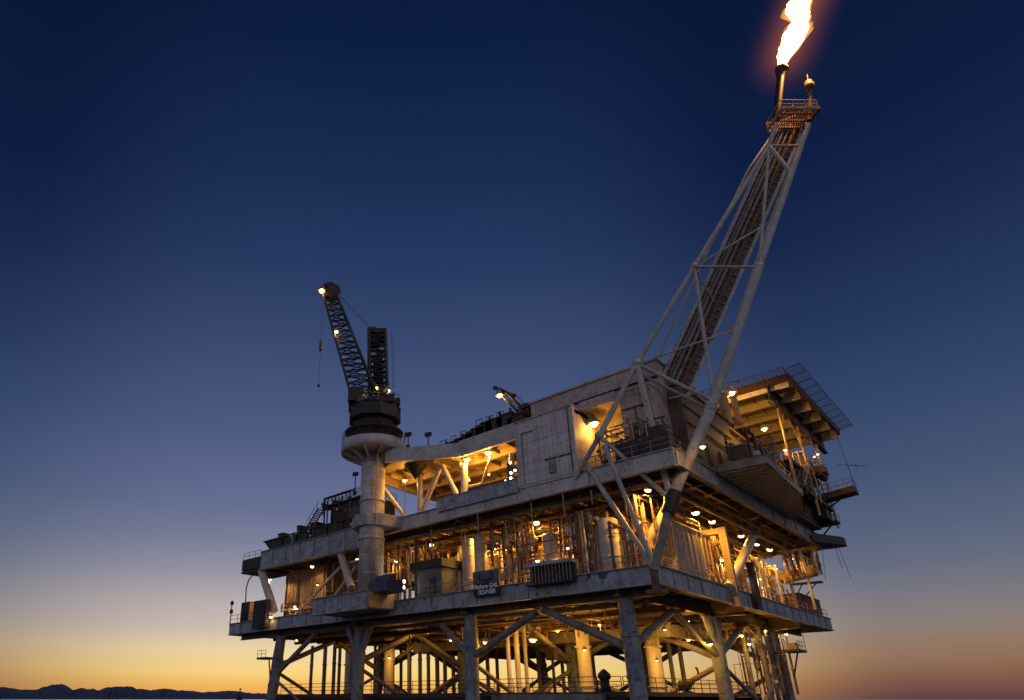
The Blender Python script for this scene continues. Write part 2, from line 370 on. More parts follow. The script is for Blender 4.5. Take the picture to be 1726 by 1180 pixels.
# top deck over the open bay
TZ0, TZ1 = 29.8, 31.4
td = thing('top_deck', (7, 20, TZ0), 'roof deck with orange lit ceiling above the open bay by the crane', 'deck')
MB().prism([(.2, 6), (15, 6), (15, 35), (-.8, 34), (-2.2, 30.6), (.2, 21)], 30.9, 31.3).build('deck_plate', 'heli', td)
for x in (3.5, 7, 10.5, 14): MB().ibeam((x, 6.2, 30.45), (x, 34.4, 30.45), .35, .85, .05).build('floor_beam', 'heli', td)
y = 8
while y < 34: MB().ibeam((.3, y, 30.62), (14.8, y, 30.62), .22, .5, .05).build('floor_beam', 'heli', td); y += 2.5
MB().beam((-2.9, 30.6, 31.75), (-.05, 21.0, 30.75), .3, 1.75).build('fascia', 'white', td); MB().beam((-.05, 21.0, 30.85), (-.05, 13.15, 30.85), .3, 1.95).build('fascia', 'white', td)
MB().beam((-.6, 34.7, 30.55), (15, 35.3, 30.55), .3, 1.4).build('edge_girder', 'heli', td)
def tdm(px0, py0, px1, py1, X, r, mat='tank'): MB().tube(at(px0, py0, X=X), at(px1, py1, X=X), r, 14).build('strut', mat, td)
tdm(646, 822, 692, 884, .6, .28); tdm(708, 800, 707, 886, 1.2, .34); tdm(742, 788, 702, 884, .8, .3); tdm(746, 785, 774, 842, .8, .3)
tdm(783, 782, 783, 838, 1.5, .42); tdm(827, 770, 812, 815, 1.6, .14); tdm(684, 806, 682, 880, 1.0, .07); tdm(812, 815, 790, 820, 1.6, .12)
tdm(862, 765, 862, 815, 2, .3)
MB().lathe(at(700, 795, X=.4), [(.1, -1.0), (1.3, .6), (1.5, 1.0), (0, 1.0)], 20).build('bracket', 'dark', td)

# windbreak parapet, panelled wind wall
wp = single('parapet_wall', MB().box((-.35, 13.2, 23.9), (-.1, 24.5, 25.35)).beam((-.24, 13.2, 25.4), (-.24, 24.5, 25.4), .36, .1), 'girder', (-.2, 19, 23.9), 'blue grey parapet plate along the upper deck edge below the open bay', 'wall')
ww = thing('wind_wall', (1.5, 9.5, 24.5), 'tall pale panelled wall with gridded sheets beside the flare boom foot', 'wall')
MB().box((-.2, 6.0, 24.2), (0.1, 13.1, 31.7)).build('panel_sheet', 'panel', ww)
MB().box((.1, 6.0, 24.5), (4.6, 6.3, 31.6)).build('return_panel', 'panel', ww)
for yy in (6.05, 8.1, 10.4, 13.0): MB().box((-.32, yy - .06, 24.3), (-.2, yy + .06, 31.6)).build('mullion', 'panel', ww)
for yy in (7.0, 9.2, 11.7): MB().box((-.26, yy - .035, 24.4), (-.2, yy + .035, 31.5)).build('stiffener', 'panel', ww)
for zz in (26.7, 29.0): MB().box((-.25, 6.1, zz - .04), (-.2, 12.95, zz + .04)).build('stiffener', 'panel', ww)
MB().poly([(-.3, 12.3, 24.6), (-.3, 12.3, 30.2), (-.3, 10.9, 30.2)], .06, 8).build('conduit', 'rail', ww); MB().tube((-.3, 6.6, 24.6), (-.3, 6.6, 31.9), .05, 8).build('conduit', 'rustpipe', ww); MB().box((-.45, 8.5, 25.0), (-.2, 9.2, 26.2)).build('switch_box', 'rail', ww)
for zz in (31.62,): MB().box((-.34, 5.95, zz), (.3, 13.15, zz + .12)).build('coping', 'white', ww)
MB().beam(at(918, 776, X=-.26), at(962, 764, X=-.26), .05, .12).build('cable_tray', 'dark', ww)

# ------------------------------------------------------------------ upper module
um = thing('upper_module', (12, 6, 24.5), 'large blank beige module box standing highest behind the flare boom', 'building')
MB().box((5, -1.2, 24.5), (20, 14.2, 36.1)).build('wall', 'module', um)
MB().box((4.8, -1.4, 36.1), (20.2, 14.4, 36.35)).build('roof', 'white', um)
MB().box((4.72, -1.2, 34.2), (5.0, 14.0, 34.3)).build('conduit', 'dark', um)
MB().box((1.2, 2.0, 31.3), (5, 5.9, 32.3)).build('canopy', 'module', um); MB().box((2.2, -1.2, 24.5), (5, 2.0, 32.3)).build('side_bay', 'module', um); MB().box((2.1, -1.3, 32.3), (5, 5.9, 32.42)).build('canopy_roof', 'white', um)
for z in (27.5, 30.4): MB().tube((2.08, -1.0, z), (2.08, 1.9, z), .07, 8).build('conduit', 'rustpipe', um)
for yy in (-.6, .5, 1.5): MB().tube((2.1, yy, 24.6), (2.1, yy, 31 - yy), .07, 8).build('conduit', 'rustpipe', um)
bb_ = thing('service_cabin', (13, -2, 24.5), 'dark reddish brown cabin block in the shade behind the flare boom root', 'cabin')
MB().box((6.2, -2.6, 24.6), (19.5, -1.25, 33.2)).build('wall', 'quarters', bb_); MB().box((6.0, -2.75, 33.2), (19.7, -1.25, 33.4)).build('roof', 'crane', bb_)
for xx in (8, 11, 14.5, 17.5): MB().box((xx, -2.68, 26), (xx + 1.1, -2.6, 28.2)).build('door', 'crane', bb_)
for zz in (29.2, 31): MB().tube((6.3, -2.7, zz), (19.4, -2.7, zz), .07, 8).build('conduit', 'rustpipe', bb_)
ex = thing('exhaust_stack', (6, 15, 31.4), 'dark square exhaust box on the roof edge at the end of the beige module', 'exhaust')
MB().box((5.2, 14.6, 31.4), (6.4, 15.7, 36.0)).build('duct', 'crane', ex); MB().box((5.0, 14.4, 36.0), (6.6, 15.9, 36.5)).build('cap', 'dark', ex)

t = thing('generator_skid', (2, -.5, UZ1), 'black machinery skid on the upper deck corner behind the boom braces', 'generator')
MB().box((.5, -2.8, UZ1 + .1), (2.0, 2.4, 26.4)).build('body', 'dark', t); MB().box((.8, -2.2, 26.4), (1.8, -.6, 27.3)).build('radiator', 'dark', t); MB().tube((1.3, .8, 26.4), (1.3, .8, 28.2), .16, 10).build('exhaust', 'rustpipe', t)
for yy in (-2.4, -1.2, 0, 1.2): MB().box((.42, yy, UZ1 + .3), (.5, yy + .8, 26.2)).build('door', 'crane', t)
# roof clutter stepping down towards the crane
rng = random.Random(8)
steps = [(868, 700, .9), (850, 698, 1.2), (832, 706, 1.5), (815, 712, 1.3), (800, 722, 1.2), (786, 732, 1.0), (770, 740, .9), (755, 747, .7), (742, 751, .5)]
kinds = [('generator_box', 'boxy dark generator set beneath the small crane boom', 'generator'), ('storage_crate', 'dark crate beside the generator on the roof deck', 'crate'), ('storage_tank', 'squat dark tank on the roof deck behind the crate', 'tank'),
         ('winch', 'dark winch drum set on the roof deck edge', 'winch'), ('storage_crate', 'brown crate halfway down the stepped roof clutter', 'crate'), ('cable_reel', 'dark cable reel next to the brown roof crate', 'reel'),
         ('storage_crate', 'low dark crate close to the lamp masts', 'crate'), ('pump_unit', 'small pump unit near the low end of the roof clutter', 'pump'), ('toolbox', 'smallest dark box at the low end of the roof clutter', 'box')]
for (px, py, h), (nm, lb, ca) in zip(steps, kinds):
    p = at(px, py, X=4); t = thing(nm, (4.4, p.y, 31.35), lb, ca)
    top = p.z; w = rng.uniform(1.0, 1.5); mt = rng.choice(['dark', 'crane', 'crane'])
    MB().box((3.9, p.y - w, 31.35), (6.5, p.y + w, top - .15)).build('body', mt, t)
    MB().box((3.8, p.y - w - .1, top - .15), (6.6, p.y + w * .4, top)).build('lid', 'dark', t)
    if rng.random() < .8: MB().tube((4.5, p.y - w * .5, top), (4.5, p.y - w * .5, top + rng.uniform(.4, 1.0)), .16, 10).build('vent_pipe', 'dark', t)
    if rng.random() < .7: MB().poly([(4.1, p.y + w * .2, top), (4.1, p.y + w * .2, top + .6), (4.1, p.y + w, top + .6), (4.1, p.y + w, 31.4)], .05, 6).build('handrail', 'dark', t)

# small crane boom on the roof
sc = thing('small_crane', (6, 15.5, 31.4), 'small dark lattice crane boom rising over the roof clutter with one bright lamp', 'crane')
def lattice(parent, p, q, w0, w1, h0, h1, n, rc, rb, mat, side=None, name='chord'):
    """four chords and zig-zag lacing between p and q"""
    p, q = V(p), V(q); d = (q - p).normalized(); s = side or d.cross(uz).normalized(); u = s.cross(d).normalized()
    P = lambda t, a, b: p.lerp(q, t) + s * a * (w0 + (w1 - w0) * t) / 2 + u * b * (h0 + (h1 - h0) * t) / 2
    for a in (-1, 1):
        for b in (-1, 1): MB().tube(P(0, a, b), P(1, a, b), rc, 8).build(name, mat, parent)
    faces = [((-1, -1), (1, -1)), ((-1, 1), (1, 1)), ((-1, -1), (-1, 1)), ((1, -1), (1, 1))]
    for (A, B) in faces:
        mb = MB()
        for k in range(n):
            a, b = (A, B) if k % 2 == 0 else (B, A)
            mb.tube(P(k / n, *a), P((k + 1) / n, *b), rb, 6, cap=False); mb.tube(P(k / n, *A), P(k / n, *B), rb, 6, cap=False)
        mb.build('lacing', mat, parent)
    return P
b0, b1 = at(888, 702, X=5.6), at(846, 660, X=5.6)
lattice(sc, b0, b1, .7, .6, .9, .6, 6, .09, .05, 'dark')
MB().beam(at(834, 654, X=5.6), at(866, 668, X=5.6), .7, .5).build('boom_head', 'crane', sc); MB().box((4.6, 14.9, 31.4), (6.8, 17.2, 34.2)).build('slew_house', 'dark', sc)
MB().poly([at(866, 662, X=5.6), at(893, 690, X=5.6)], .05, 6).build('stay_cable', 'dark', sc)

# ------------------------------------------------------------------ pedestal crane
PC = V((-2.5, 33.3, 0))
pc = thing('pedestal_crane', (PC.x, PC.y, 14.6), 'big dark lattice crane on a thick pale pedestal column rising past the decks', 'crane')
def ring(prof, name, mat, n=40): MB().lathe((PC.x, PC.y, 0), prof, n).build(name, mat, pc)
ring([(0, 15.2), (1.5, 15.2), (1.5, 33), (0, 33)], 'pedestal', 'white')
ring([(1.5, 21.6), (1.62, 21.6), (1.62, 21.9), (1.5, 21.9)], 'pedestal_band', 'white'); ring([(1.5, 26.3), (1.6, 26.3), (1.6, 26.6), (1.5, 26.6)], 'pedestal_band', 'white')
MB().prism([(.2, 30.6), (-2.6, 31.2), (-4.3, 32.4), (-4.5, 34), (-3.6, 35.6), (.2, 37.6)], 23.2, 24.6).build('collar', 'girder', pc)
ring([(1.5, 32.55), (3.9, 32.6), (4.15, 32.7), (4.15, 34.0), (0, 34.0)], 'platform', 'white')
for k in range(12):
    a = 2 * math.pi * k / 12; ca, sa = math.cos(a), math.sin(a); MB().add([(PC.x + ca * r_ - sa * e, PC.y + sa * r_ + ca * e, z_) for e in (-.04, .04) for r_, z_ in ((1.48, 31.3), (3.8, 32.5), (3.8, 32.62), (1.48, 32.6))], [(0,1,2,3),(7,6,5,4),(0,4,5,1),(1,5,6,2),(2,6,7,3),(3,7,4,0)]).build('gusset', 'white', pc)
for zz in (17.5, 19.6, 23.0, 28.8, 30.4): ring([(1.5, zz), (1.535, zz + .02), (1.535, zz + .10), (1.5, zz + .12)], 'weld_ring', 'white')
lx, ly = PC.x - 1.05, PC.y - 1.45
for e in (-.22, .22): MB().tube((lx - e * .7, ly + e * .7, 16), (lx - e * .7, ly + e * .7, 33), .035, 6).build('ladder_rail', 'rail', pc)
mb = MB()
for k in range(56): mb.tube((lx - .154, ly + .154, 16.2 + k * .3), (lx + .154, ly - .154, 16.2 + k * .3), .02, 5, cap=False)
mb.build('ladder_rungs', 'rail', pc)
ring([(3.3, 34.0), (3.3, 35.3), (3.75, 35.4), (3.75, 35.65), (0, 35.65)], 'gallery', 'dark')
ring([(2.2, 35.5), (2.2, 37.0), (0, 37.0)], 'slew_ring', 'crane')
ring([(4.0, 34.1), (4.0, 34.14), (3.9, 34.14), (3.9, 34.1)], 'toe_plate', 'dark')
for zz in (34.7, 35.2):
    mb = MB(); n = 36
    for k in range(n):
        a, b = 2 * math.pi * k / n, 2 * math.pi * (k + 1) / n
        mb.tube((PC.x + 4.05 * math.cos(a), PC.y + 4.05 * math.sin(a), zz), (PC.x + 4.05 * math.cos(b), PC.y + 4.05 * math.sin(b), zz), .035, 6, cap=False)
    mb.build('guard_rail', 'dark', pc)
for k in range(18):
    a = 2 * math.pi * k / 18; x, y = PC.x + 4.05 * math.cos(a), PC.y + 4.05 * math.sin(a); MB().tube((x, y, 34.1), (x, y, 35.9 if k % 6 == 0 else 35.2), .035, 6).build('rail_post', 'dark', pc)
# revolving house: faces the boom, roughly to the left and slightly away
hd = -rv                                          # boom heading: image-left
bd = hv
def cp(a, b, z): return V((PC.x, PC.y, 0)) + hd * a + bd * b + uz * z
def obox(mb, a0, a1, b0, b1, z0, z1):
    vs = [cp(a, b, z) for z in (z0, z1) for a, b in ((a0, b0), (a1, b0), (a1, b1), (a0, b1))]
    return mb.add(vs, [(3,2,1,0),(4,5,6,7),(0,1,5,4),(1,2,6,5),(2,3,7,6),(3,0,4,7)])
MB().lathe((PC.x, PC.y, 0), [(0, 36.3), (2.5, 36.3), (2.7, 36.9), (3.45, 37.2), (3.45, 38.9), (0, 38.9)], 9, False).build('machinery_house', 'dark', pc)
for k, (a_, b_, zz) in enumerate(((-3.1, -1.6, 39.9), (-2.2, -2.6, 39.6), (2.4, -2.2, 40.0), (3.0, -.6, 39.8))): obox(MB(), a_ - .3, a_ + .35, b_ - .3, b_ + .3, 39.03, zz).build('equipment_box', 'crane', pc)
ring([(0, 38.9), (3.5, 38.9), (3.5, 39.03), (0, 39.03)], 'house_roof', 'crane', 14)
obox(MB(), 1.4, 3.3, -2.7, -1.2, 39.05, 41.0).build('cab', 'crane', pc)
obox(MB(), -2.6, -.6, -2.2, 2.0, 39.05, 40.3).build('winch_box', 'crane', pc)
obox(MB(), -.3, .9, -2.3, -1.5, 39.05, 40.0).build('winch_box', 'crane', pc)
mb = MB()
for (a, b) in ((-3.2, -2.5), (-1.6, -2.5), (0, -2.5), (1.3, -2.5), (-3.2, 2.4), (-3.2, 0)): mb.tube(cp(a, b, 39.0), cp(a, b, 40.1), .04, 6)
mb.tube(cp(-3.2, -2.5, 40.1), cp(1.3, -2.5, 40.1), .04, 6); mb.tube(cp(-3.2, -2.5, 40.1), cp(-3.2, 2.4, 40.1), .04, 6); mb.build('guard_rail', 'dark', pc)
rq = random.Random(21)
for k in range(9):
    a_, b_ = rq.uniform(-3, 3), rq.uniform(-3, -1.6); h_ = rq.uniform(.3, 1.3); w_ = rq.uniform(.2, .5)
    obox(MB(), a_ - w_, a_ + w_, b_ - .3, b_ + .3, 39.03, 39.03 + h_).build('equipment_box', rq.choice(['crane', 'dark', 'rustpipe']), pc)
    MB().tube(cp(a_, b_, 39), cp(a_ + rq.uniform(-.5, .5), b_, 39 + h_ + rq.uniform(.3, 1.2)), .06, 6).build('hydraulic_pipe', 'crane', pc)
# gantry mast and boom
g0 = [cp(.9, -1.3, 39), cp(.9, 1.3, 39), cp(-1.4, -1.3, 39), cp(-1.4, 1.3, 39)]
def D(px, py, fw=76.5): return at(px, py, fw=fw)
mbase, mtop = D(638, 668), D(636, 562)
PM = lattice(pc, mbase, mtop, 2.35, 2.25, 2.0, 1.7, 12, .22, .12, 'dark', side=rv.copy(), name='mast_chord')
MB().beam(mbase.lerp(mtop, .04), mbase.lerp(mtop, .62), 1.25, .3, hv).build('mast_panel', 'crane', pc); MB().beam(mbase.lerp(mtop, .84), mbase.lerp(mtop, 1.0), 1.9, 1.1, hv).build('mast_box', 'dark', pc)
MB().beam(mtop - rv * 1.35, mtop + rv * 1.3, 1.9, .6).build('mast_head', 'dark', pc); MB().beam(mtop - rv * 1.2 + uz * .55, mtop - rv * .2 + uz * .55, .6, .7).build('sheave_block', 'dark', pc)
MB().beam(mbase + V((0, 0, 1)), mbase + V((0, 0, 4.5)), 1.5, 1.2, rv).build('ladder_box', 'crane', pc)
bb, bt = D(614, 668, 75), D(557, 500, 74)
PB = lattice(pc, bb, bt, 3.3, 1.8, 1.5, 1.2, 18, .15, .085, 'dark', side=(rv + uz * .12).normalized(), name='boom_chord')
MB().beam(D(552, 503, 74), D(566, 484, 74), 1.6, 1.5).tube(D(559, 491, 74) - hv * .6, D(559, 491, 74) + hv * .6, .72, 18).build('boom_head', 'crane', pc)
MB().beam(D(546, 484, 74), D(560, 480, 74), .9, .5).build('sheave_guard', 'dark', pc)
for dy in (0, .9): MB().tube(D(574, 500, 74 + dy), mtop + uz * .7 - rv * .9, .045, 6).build('stay_cable', 'dark', pc)
for k, x in enumerate((-.95, .95)): MB().tube(D(660 + k * 3, 562, 77), D(662 + k * 3, 655, 77), .03, 6).build('stay_cable', 'dark', pc)
hk = D(541, 575, 74)
MB().tube(D(545, 492, 74), hk, .02, 6).build('hoist_rope', 'dark', pc)
MB().beam(hk, hk - uz * 1.2, .22, .3).ball(hk - uz * 1.35, .2).build('hook_block', 'crane', pc)
MB().tube(hk - uz * 1.4, D(537, 648, 74), .02, 6).build('hoist_rope', 'dark', pc); MB().ball(D(537, 650, 74), .16, 8, 12, 1.8).build('tag_weight', 'dark', pc)

# ------------------------------------------------------------------ left wing: enclosure, control tower, stairs
en = thing('wing_enclosure', (6, 50, 24.8), 'long low dark enclosure with a sloping end on the far wing of the upper deck', 'building')
MB().add([(.3,60.9,26.25),(.3,39.5,26.25),(10,39.5,26.25),(10,60.9,26.25),(.3,59.2,24.75),(.3,39.5,24.75),(10,39.5,24.75),(10,59.2,24.75)], [(0,1,2,3),(7,6,5,4),(0,4,5,1),(1,5,6,2),(2,6,7,3),(3,7,4,0)]).build('shell', 'dark', en)
for yy in (42, 45.5, 49, 52.5, 56): MB().box((.12, yy, 24.8), (.28, yy + .2, 26.2)).build('rib', 'dark', en)
MB().box((.1, 39.5, 26.25), (10.2, 61.0, 26.4)).build('roof', 'dark', en)
tw = thing('control_tower', (3, 42.5, 26.4), 'dark boxy two level cabin with railed roof beside the crane pedestal', 'cabin')
MB().box((.8, 38.5, 26.4), (6.5, 45.6, 29.0)).build('cabin', 'dark', tw); MB().box((.4, 38.2, 29.0), (6.8, 47.2, 29.25)).build('roof', 'dark', tw)
MB().box((.5, 38.2, 24.8), (.75, 41.4, 27.8)).build('end_panel', 'rustpipe', tw); MB().box((.72, 42.4, 26.7), (.79, 43.6, 28.4)).build('door', 'crane', tw)
for yy in (39.2, 41.0, 44.4): MB().box((.70, yy, 27.3), (.79, yy + .8, 28.3)).build('window', 'navy', tw)

for k, (px, py, w_, h_) in enumerate(((552, 846, .9, 1.0), (565, 842, .5, 1.5), (577, 838, .7, .9), (590, 834, .4, 1.3))):
    p = at(px, py, X=2.0); t = thing(('vent_hood', 'aerial_post', 'roof_chest', 'aerial_post')[k], (2, p.y, 29.25), ('squat vent hood at the stair end of the cabin roof', 'short aerial post next to the vent hood on the cabin roof', 'low chest in the middle of the cabin roof', 'aerial post on the cabin roof close to the crane column')[k], ('vent', 'post', 'chest', 'post')[k])
    MB().box((2 - w_ / 2, p.y - w_ / 2, 29.25), (2 + w_ / 2, p.y + w_ / 2, 29.25 + h_ * .7)).build('body', 'dark', t); MB().tube((2, p.y, 29.25 + h_ * .7), (2, p.y, 29.25 + h_ * 1.3), .08, 8).build('spigot', 'dark', t)
for (y_, w_, h_, nm, lb, ca) in ((57.5, 1.2, .7, 'roof_hatch', 'low hatch near the sloping end of the dark enclosure roof', 'hatch'), (53, .8, 1.1, 'roof_fan', 'stubby fan cowl halfway along the dark enclosure roof', 'fan'), (49.5, 1.6, .9, 'roof_crate', 'dark crate on the enclosure roof short of the cabin', 'crate')):
    t = thing(nm, (1.6, y_, 26.4), lb, ca); MB().box((.8, y_ - w_ / 2, 26.4), (2.4, y_ + w_ / 2, 26.4 + h_)).build('body', 'dark', t); MB().box((.7, y_ - w_ / 2 - .08, 26.4 + h_), (2.5, y_ + w_ / 2 + .08, 26.5 + h_)).build('lid', 'crane', t)
def stairs(name, p, q, w, n, mat, label, rails=True):
    p, q = V(p), V(q); d = (q - p); s = V((d.x, d.y, 0)).normalized().cross(uz)
    t = thing(name, p if p.z < q.z else q, label, 'stairs')
    for k in (-1, 1): MB().beam(p + s * k * w / 2, q + s * k * w / 2, .06, .26).build('stringer', mat, t)
    mb = MB(); f = V((d.x, d.y, 0)).normalized()
    for k in range(n):
        c = p.lerp(q, (k + .5) / n); mb.beam(c - s * w / 2, c + s * w / 2, .28, .05)
    mb.build('treads', mat, t)
    if rails:
        for k in (-1, 1):
            mb = MB().tube(p + s * k * w / 2 + uz * 1.05, q + s * k * w / 2 + uz * 1.05, .035, 6)
            for i in range(0, n + 1, 3): c = p.lerp(q, i / n) + s * k * w / 2; mb.tube(c, c + uz * 1.05, .03, 6)
            mb.build('handrail', mat, t)
    return t
stairs('steep_stairs', at(520, 893, X=1.2), at(541, 858, X=1.2), 1.0, 10, 'dark', 'short steep stairs climbing to the railed roof of the dark cabin')

# handrails
def handrail(pts, label, h=1.1, mat='rail', step=1.9, mid=2, r=.035):
    t = thing('handrail', pts[0], label, 'railing'); post = None
    mb = MB()
    for a, b in zip(pts, pts[1:]):
        a, b = V(a), V(b)
        for k in range(1, mid + 1): mb.tube(a + uz * h * k / mid, b + uz * h * k / mid, r, 6)
    mb.build('rails', mat, t)
    for a, b in zip(pts, pts[1:]):
        a, b = V(a), V(b); n = max(1, round((b - a).length / step))
        for k in range(n + 1):
            c = a.lerp(b, k / n)
            if post is None: post = MB().tube(V(pts[0]), V(pts[0]) + uz * h, r * 1.1, 6).build('post', mat, t)
            else: o = post.copy(); COL.objects.link(o); o.parent = t; o.location = c - V(pts[0])
    return t
handrail([(.15, 66.2, 24.2), (.15, 61.4, 24.2)], 'short thin railing on the far wing platform', 1.0)
handrail([(.5, 47.0, 29.25), (.5, 38.4, 29.25), (6.6, 38.4, 29.25)], 'dark railing round the roof of the cabin by the crane column', 1.2, 'dark')
handrail([(0, 31.4, LZ1), (0, 20.2, LZ1)], 'railing on the lowest deck edge from the pedestal shelf to the signboard')
handrail([(0, 16.2, LZ1), (0, 12.8, LZ1)], 'short railing on the lowest deck edge between signboard and basket')
handrail([(0, 7.0, LZ1), (0, .4, LZ1), (17, .0, LZ1)], 'railing turning the near corner of the lowest deck around the boom foot')
handrail([(19, 0, LZ1), (56, 0, LZ1)], 'long railing on the lowest deck edge toward the rusty end box')
handrail([(0, 68, LZ1), (0, 62, LZ1)], 'railing at the far tip of the lowest deck', 1.2, 'dark')
handrail([(-.1, 6.0, UZ1), (-.1, -3.2, UZ1), (14, -3.3, UZ1)], 'railing at the upper deck corner below the boom')
handrail([(4, 6.4, 4.6), (4, 59, 4.6)], 'long low railing of the walkway above the water against the glow', 1.3, 'dark', 2.4, 3)
handrail([(4.2, 6.3, 4.6), (40, 6.3, 4.6)], 'low walkway railing running below the corner leg to the splayed legs', 1.3, 'dark', 2.2, 3)
handrail([(39.5, 7, 4.6), (39.5, 59, 4.6)], 'farthest walkway railing behind the conductor pipes', 1.3, 'dark', 3.0)

# ------------------------------------------------------------------ process area between the decks
def vessel(name, c, r, z0, z1, label, mat='tank', cat='tank', group=None, skirt=True):
    t = thing(name, (c[0], c[1], z0), label, cat, group); h = r * .45
    prof = [(0, z0 + .3), (r * .98, z0 + .3), (r, z0 + .35)] + [(r, z1 - h)] + [(r * math.cos(a), z1 - h + h * math.sin(a)) for a in [math.pi / 2 * k / 6 for k in range(1, 7)]]
    MB().lathe((c[0], c[1], 0), prof, 32).build('shell', mat, t)
    for zz in (z0 + (z1 - z0) * .3, z0 + (z1 - z0) * .68): MB().lathe((c[0], c[1], zz), [(r, 0), (r * 1.03, 0), (r * 1.03, .12), (r, .12)], 32).build('band', mat, t)
    MB().lathe((c[0], c[1], z0), [(r * .9, 0), (r * .9, .32)], 24).build('skirt', 'rustpipe', t)
    MB().tube((c[0], c[1], z1 - .1), (c[0], c[1], z1 + .5), r * .16, 10).tube((c[0], c[1], z1 + .42), (c[0], c[1], z1 + .5), r * .28, 12).build('nozzle', 'pipe', t)
    return t
def vpx(name, px, X, r, zt, label, mat='tank', z0=LZ1):
    p = at(px, 940, X=X); vessel(name, (X, p.y), r, z0, zt, label, mat)
vpx('pressure_vessel', 1031, 3, 1.02, 20.3, 'tall fat pale tank lit on one side near the boom foot')
vpx('pressure_vessel', 1060, 5, .7, 20.6, 'grey slim tank partly hidden behind the fat pale tank')
vpx('pressure_vessel', 930, 4.5, .85, 20.3, 'bright yellow lit domed tank above the open basket')
vpx('pressure_vessel', 766, 4.0, .85, 18.9, 'dull yellow stout tank next to the grey dark topped container')
vpx('pressure_vessel', 790, 4.6, .78, 21.6, 'tall lit column vessel, first of the pair behind the signboard')
vpx('pressure_vessel', 810, 3.6, .72, 21.6, 'tall lit column vessel rising straight behind the signboard')
vpx('pressure_vessel', 778, 6.5, .5, 21.8, 'thin column vessel squeezed between the stout tank and taller pair')
t = thing('process_container', (2, 27.5, LZ1), 'grey box container with a dark roof beside the yellow tanks', 'container')
a, b = at(703, 985, X=.8), at(745, 985, X=.8)
MB().box((.8, b.y, LZ1), (4.5, a.y, 17.9)).build('body', 'board', t); MB().box((.5, b.y - .3, 17.9), (4.8, a.y + .9, 18.8)).build('roof', 'dark', t)
MB().box((.73, b.y + .9, LZ1), (.79, b.y + 1.9, 16.8)).build('door', 'dark', t)
def container(name, a, b, mat, label, roofmat='rail', cat='container'):
    t = thing(name, ((a[0]+b[0])/2, (a[1]+b[1])/2, a[2]), label, cat)
    MB().box(a, b).build('body', mat, t); MB().box((a[0]-.12, a[1]-.12, b[2]), (b[0]+.12, b[1]+.12, b[2]+.14)).build('roof', roofmat, t)
    n = max(2, int((b[0]-a[0]) / 1.2))
    for k in range(n + 1): x = a[0] + (b[0]-a[0]) * k / n; MB().box((x-.05, a[1]-.09, a[2]), (x+.05, a[1]-.005, b[2])).build('rib', mat, t)
    return t
ct1 = container('switchgear_room', (7.2, .9, LZ1), (14.5, 6, 20.0), 'box', 'tall ribbed room with sunken panels glowing amber on the near side of the deck')
container('switchgear_room', (14.9, 1.0, 16.9), (16.9, 3.5, 20.0), 'orange', 'small amber cabinet raised beside the ribbed room under the angled frame')
handrail([(7.2, .8, 20.14), (14.5, .8, 20.14)], 'railing on the roof of the amber ribbed room', 1.0)
t = thing('davit_frame', (17.4, -.4, LZ0), 'yellow painted upside down L shaped frame bolted to the lower deck edge', 'davit')
MB().beam((17.4, -.45, LZ0 - .2), (17.4, -.45, 20.9), .75, .55, V((1, 0, 0))).build('post', 'orange', t); MB().beam((17.4, -.17, 20.55), (17.4, 3.2, 20.55), .7, .6).build('arm', 'orange', t)
MB().tube((17.4, 2.6, 20.2), (17.4, 2.6, 18.6), .06, 6).build('chain', 'dark', t)
single('drain_caisson', MB().box((23.4, -.75, 12.9), (24.7, -.32, 17.6)).beam((24.05, -.54, 17.6), (24.05, -.54, 18.1), .9, .3), 'dark', (24, -.5, 12.9), 'black rectangular duct hung on the lower deck side past the yellow frame', 'duct')
container('end_container', (46, .6, LZ1), (55.8, 6, 17.1), 'rustpipe', 'rusty brown box container at the far end of the lowest deck', 'crane')
t = thing('horizontal_tank', (45, 1.2, 18.5), 'orange lit horizontal tank on a frame above the rusty end box', 'tank')
pa, pb = at(1322, 975, X=44), at(1369, 962, X=44)
MB().tube(pa, pb, .75, 24).ball(pa, .74).ball(pb, .74).build('shell', 'orange', t)
for k in (.2, .8): c = pa.lerp(pb, k); MB().beam((c.x, c.y, LZ1), (c.x, c.y, c.z - .6), .3, .3).build('saddle', 'rail', t)
single('jib_walkway', MB().beam(at(1335, 985, X=47), at(1386, 981, X=47), .9, .22).poly([at(1350, 1015, X=47), at(1375, 984, X=47)], .07, 6).poly([at(1340, 1010, X=47), at(1352, 985, X=47)], .07, 6), 'dark', at(1335, 985, X=47), 'thin dark jib sticking out past the deck end over the rusty box', 'walkway')
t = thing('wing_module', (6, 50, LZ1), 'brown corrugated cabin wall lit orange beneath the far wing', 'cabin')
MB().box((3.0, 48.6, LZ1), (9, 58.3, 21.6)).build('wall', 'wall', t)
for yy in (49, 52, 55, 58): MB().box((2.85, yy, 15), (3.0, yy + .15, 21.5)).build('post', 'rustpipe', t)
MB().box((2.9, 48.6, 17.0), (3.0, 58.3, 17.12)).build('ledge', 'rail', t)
t = thing('panel_cabinet', (1.4, 40, 17.5), 'small cabinet with a pale square frame between the crane column and strut', 'cabinet')
a, b = at(589, 948, X=1.4), at(610, 978, X=1.4)
MB().box((1.4, b.y, b.z), (2.4, a.y, a.z)).build('case', 'rustpipe', t)
for (p, q) in (((1.36, b.y, b.z), (1.36, a.y, b.z)), ((1.36, a.y, b.z), (1.36, a.y, a.z)), ((1.36, a.y, a.z), (1.36, b.y, a.z)), ((1.36, b.y, a.z), (1.36, b.y, b.z))): MB().beam(p, q, .1, .22).build('frame', 'tank', t)
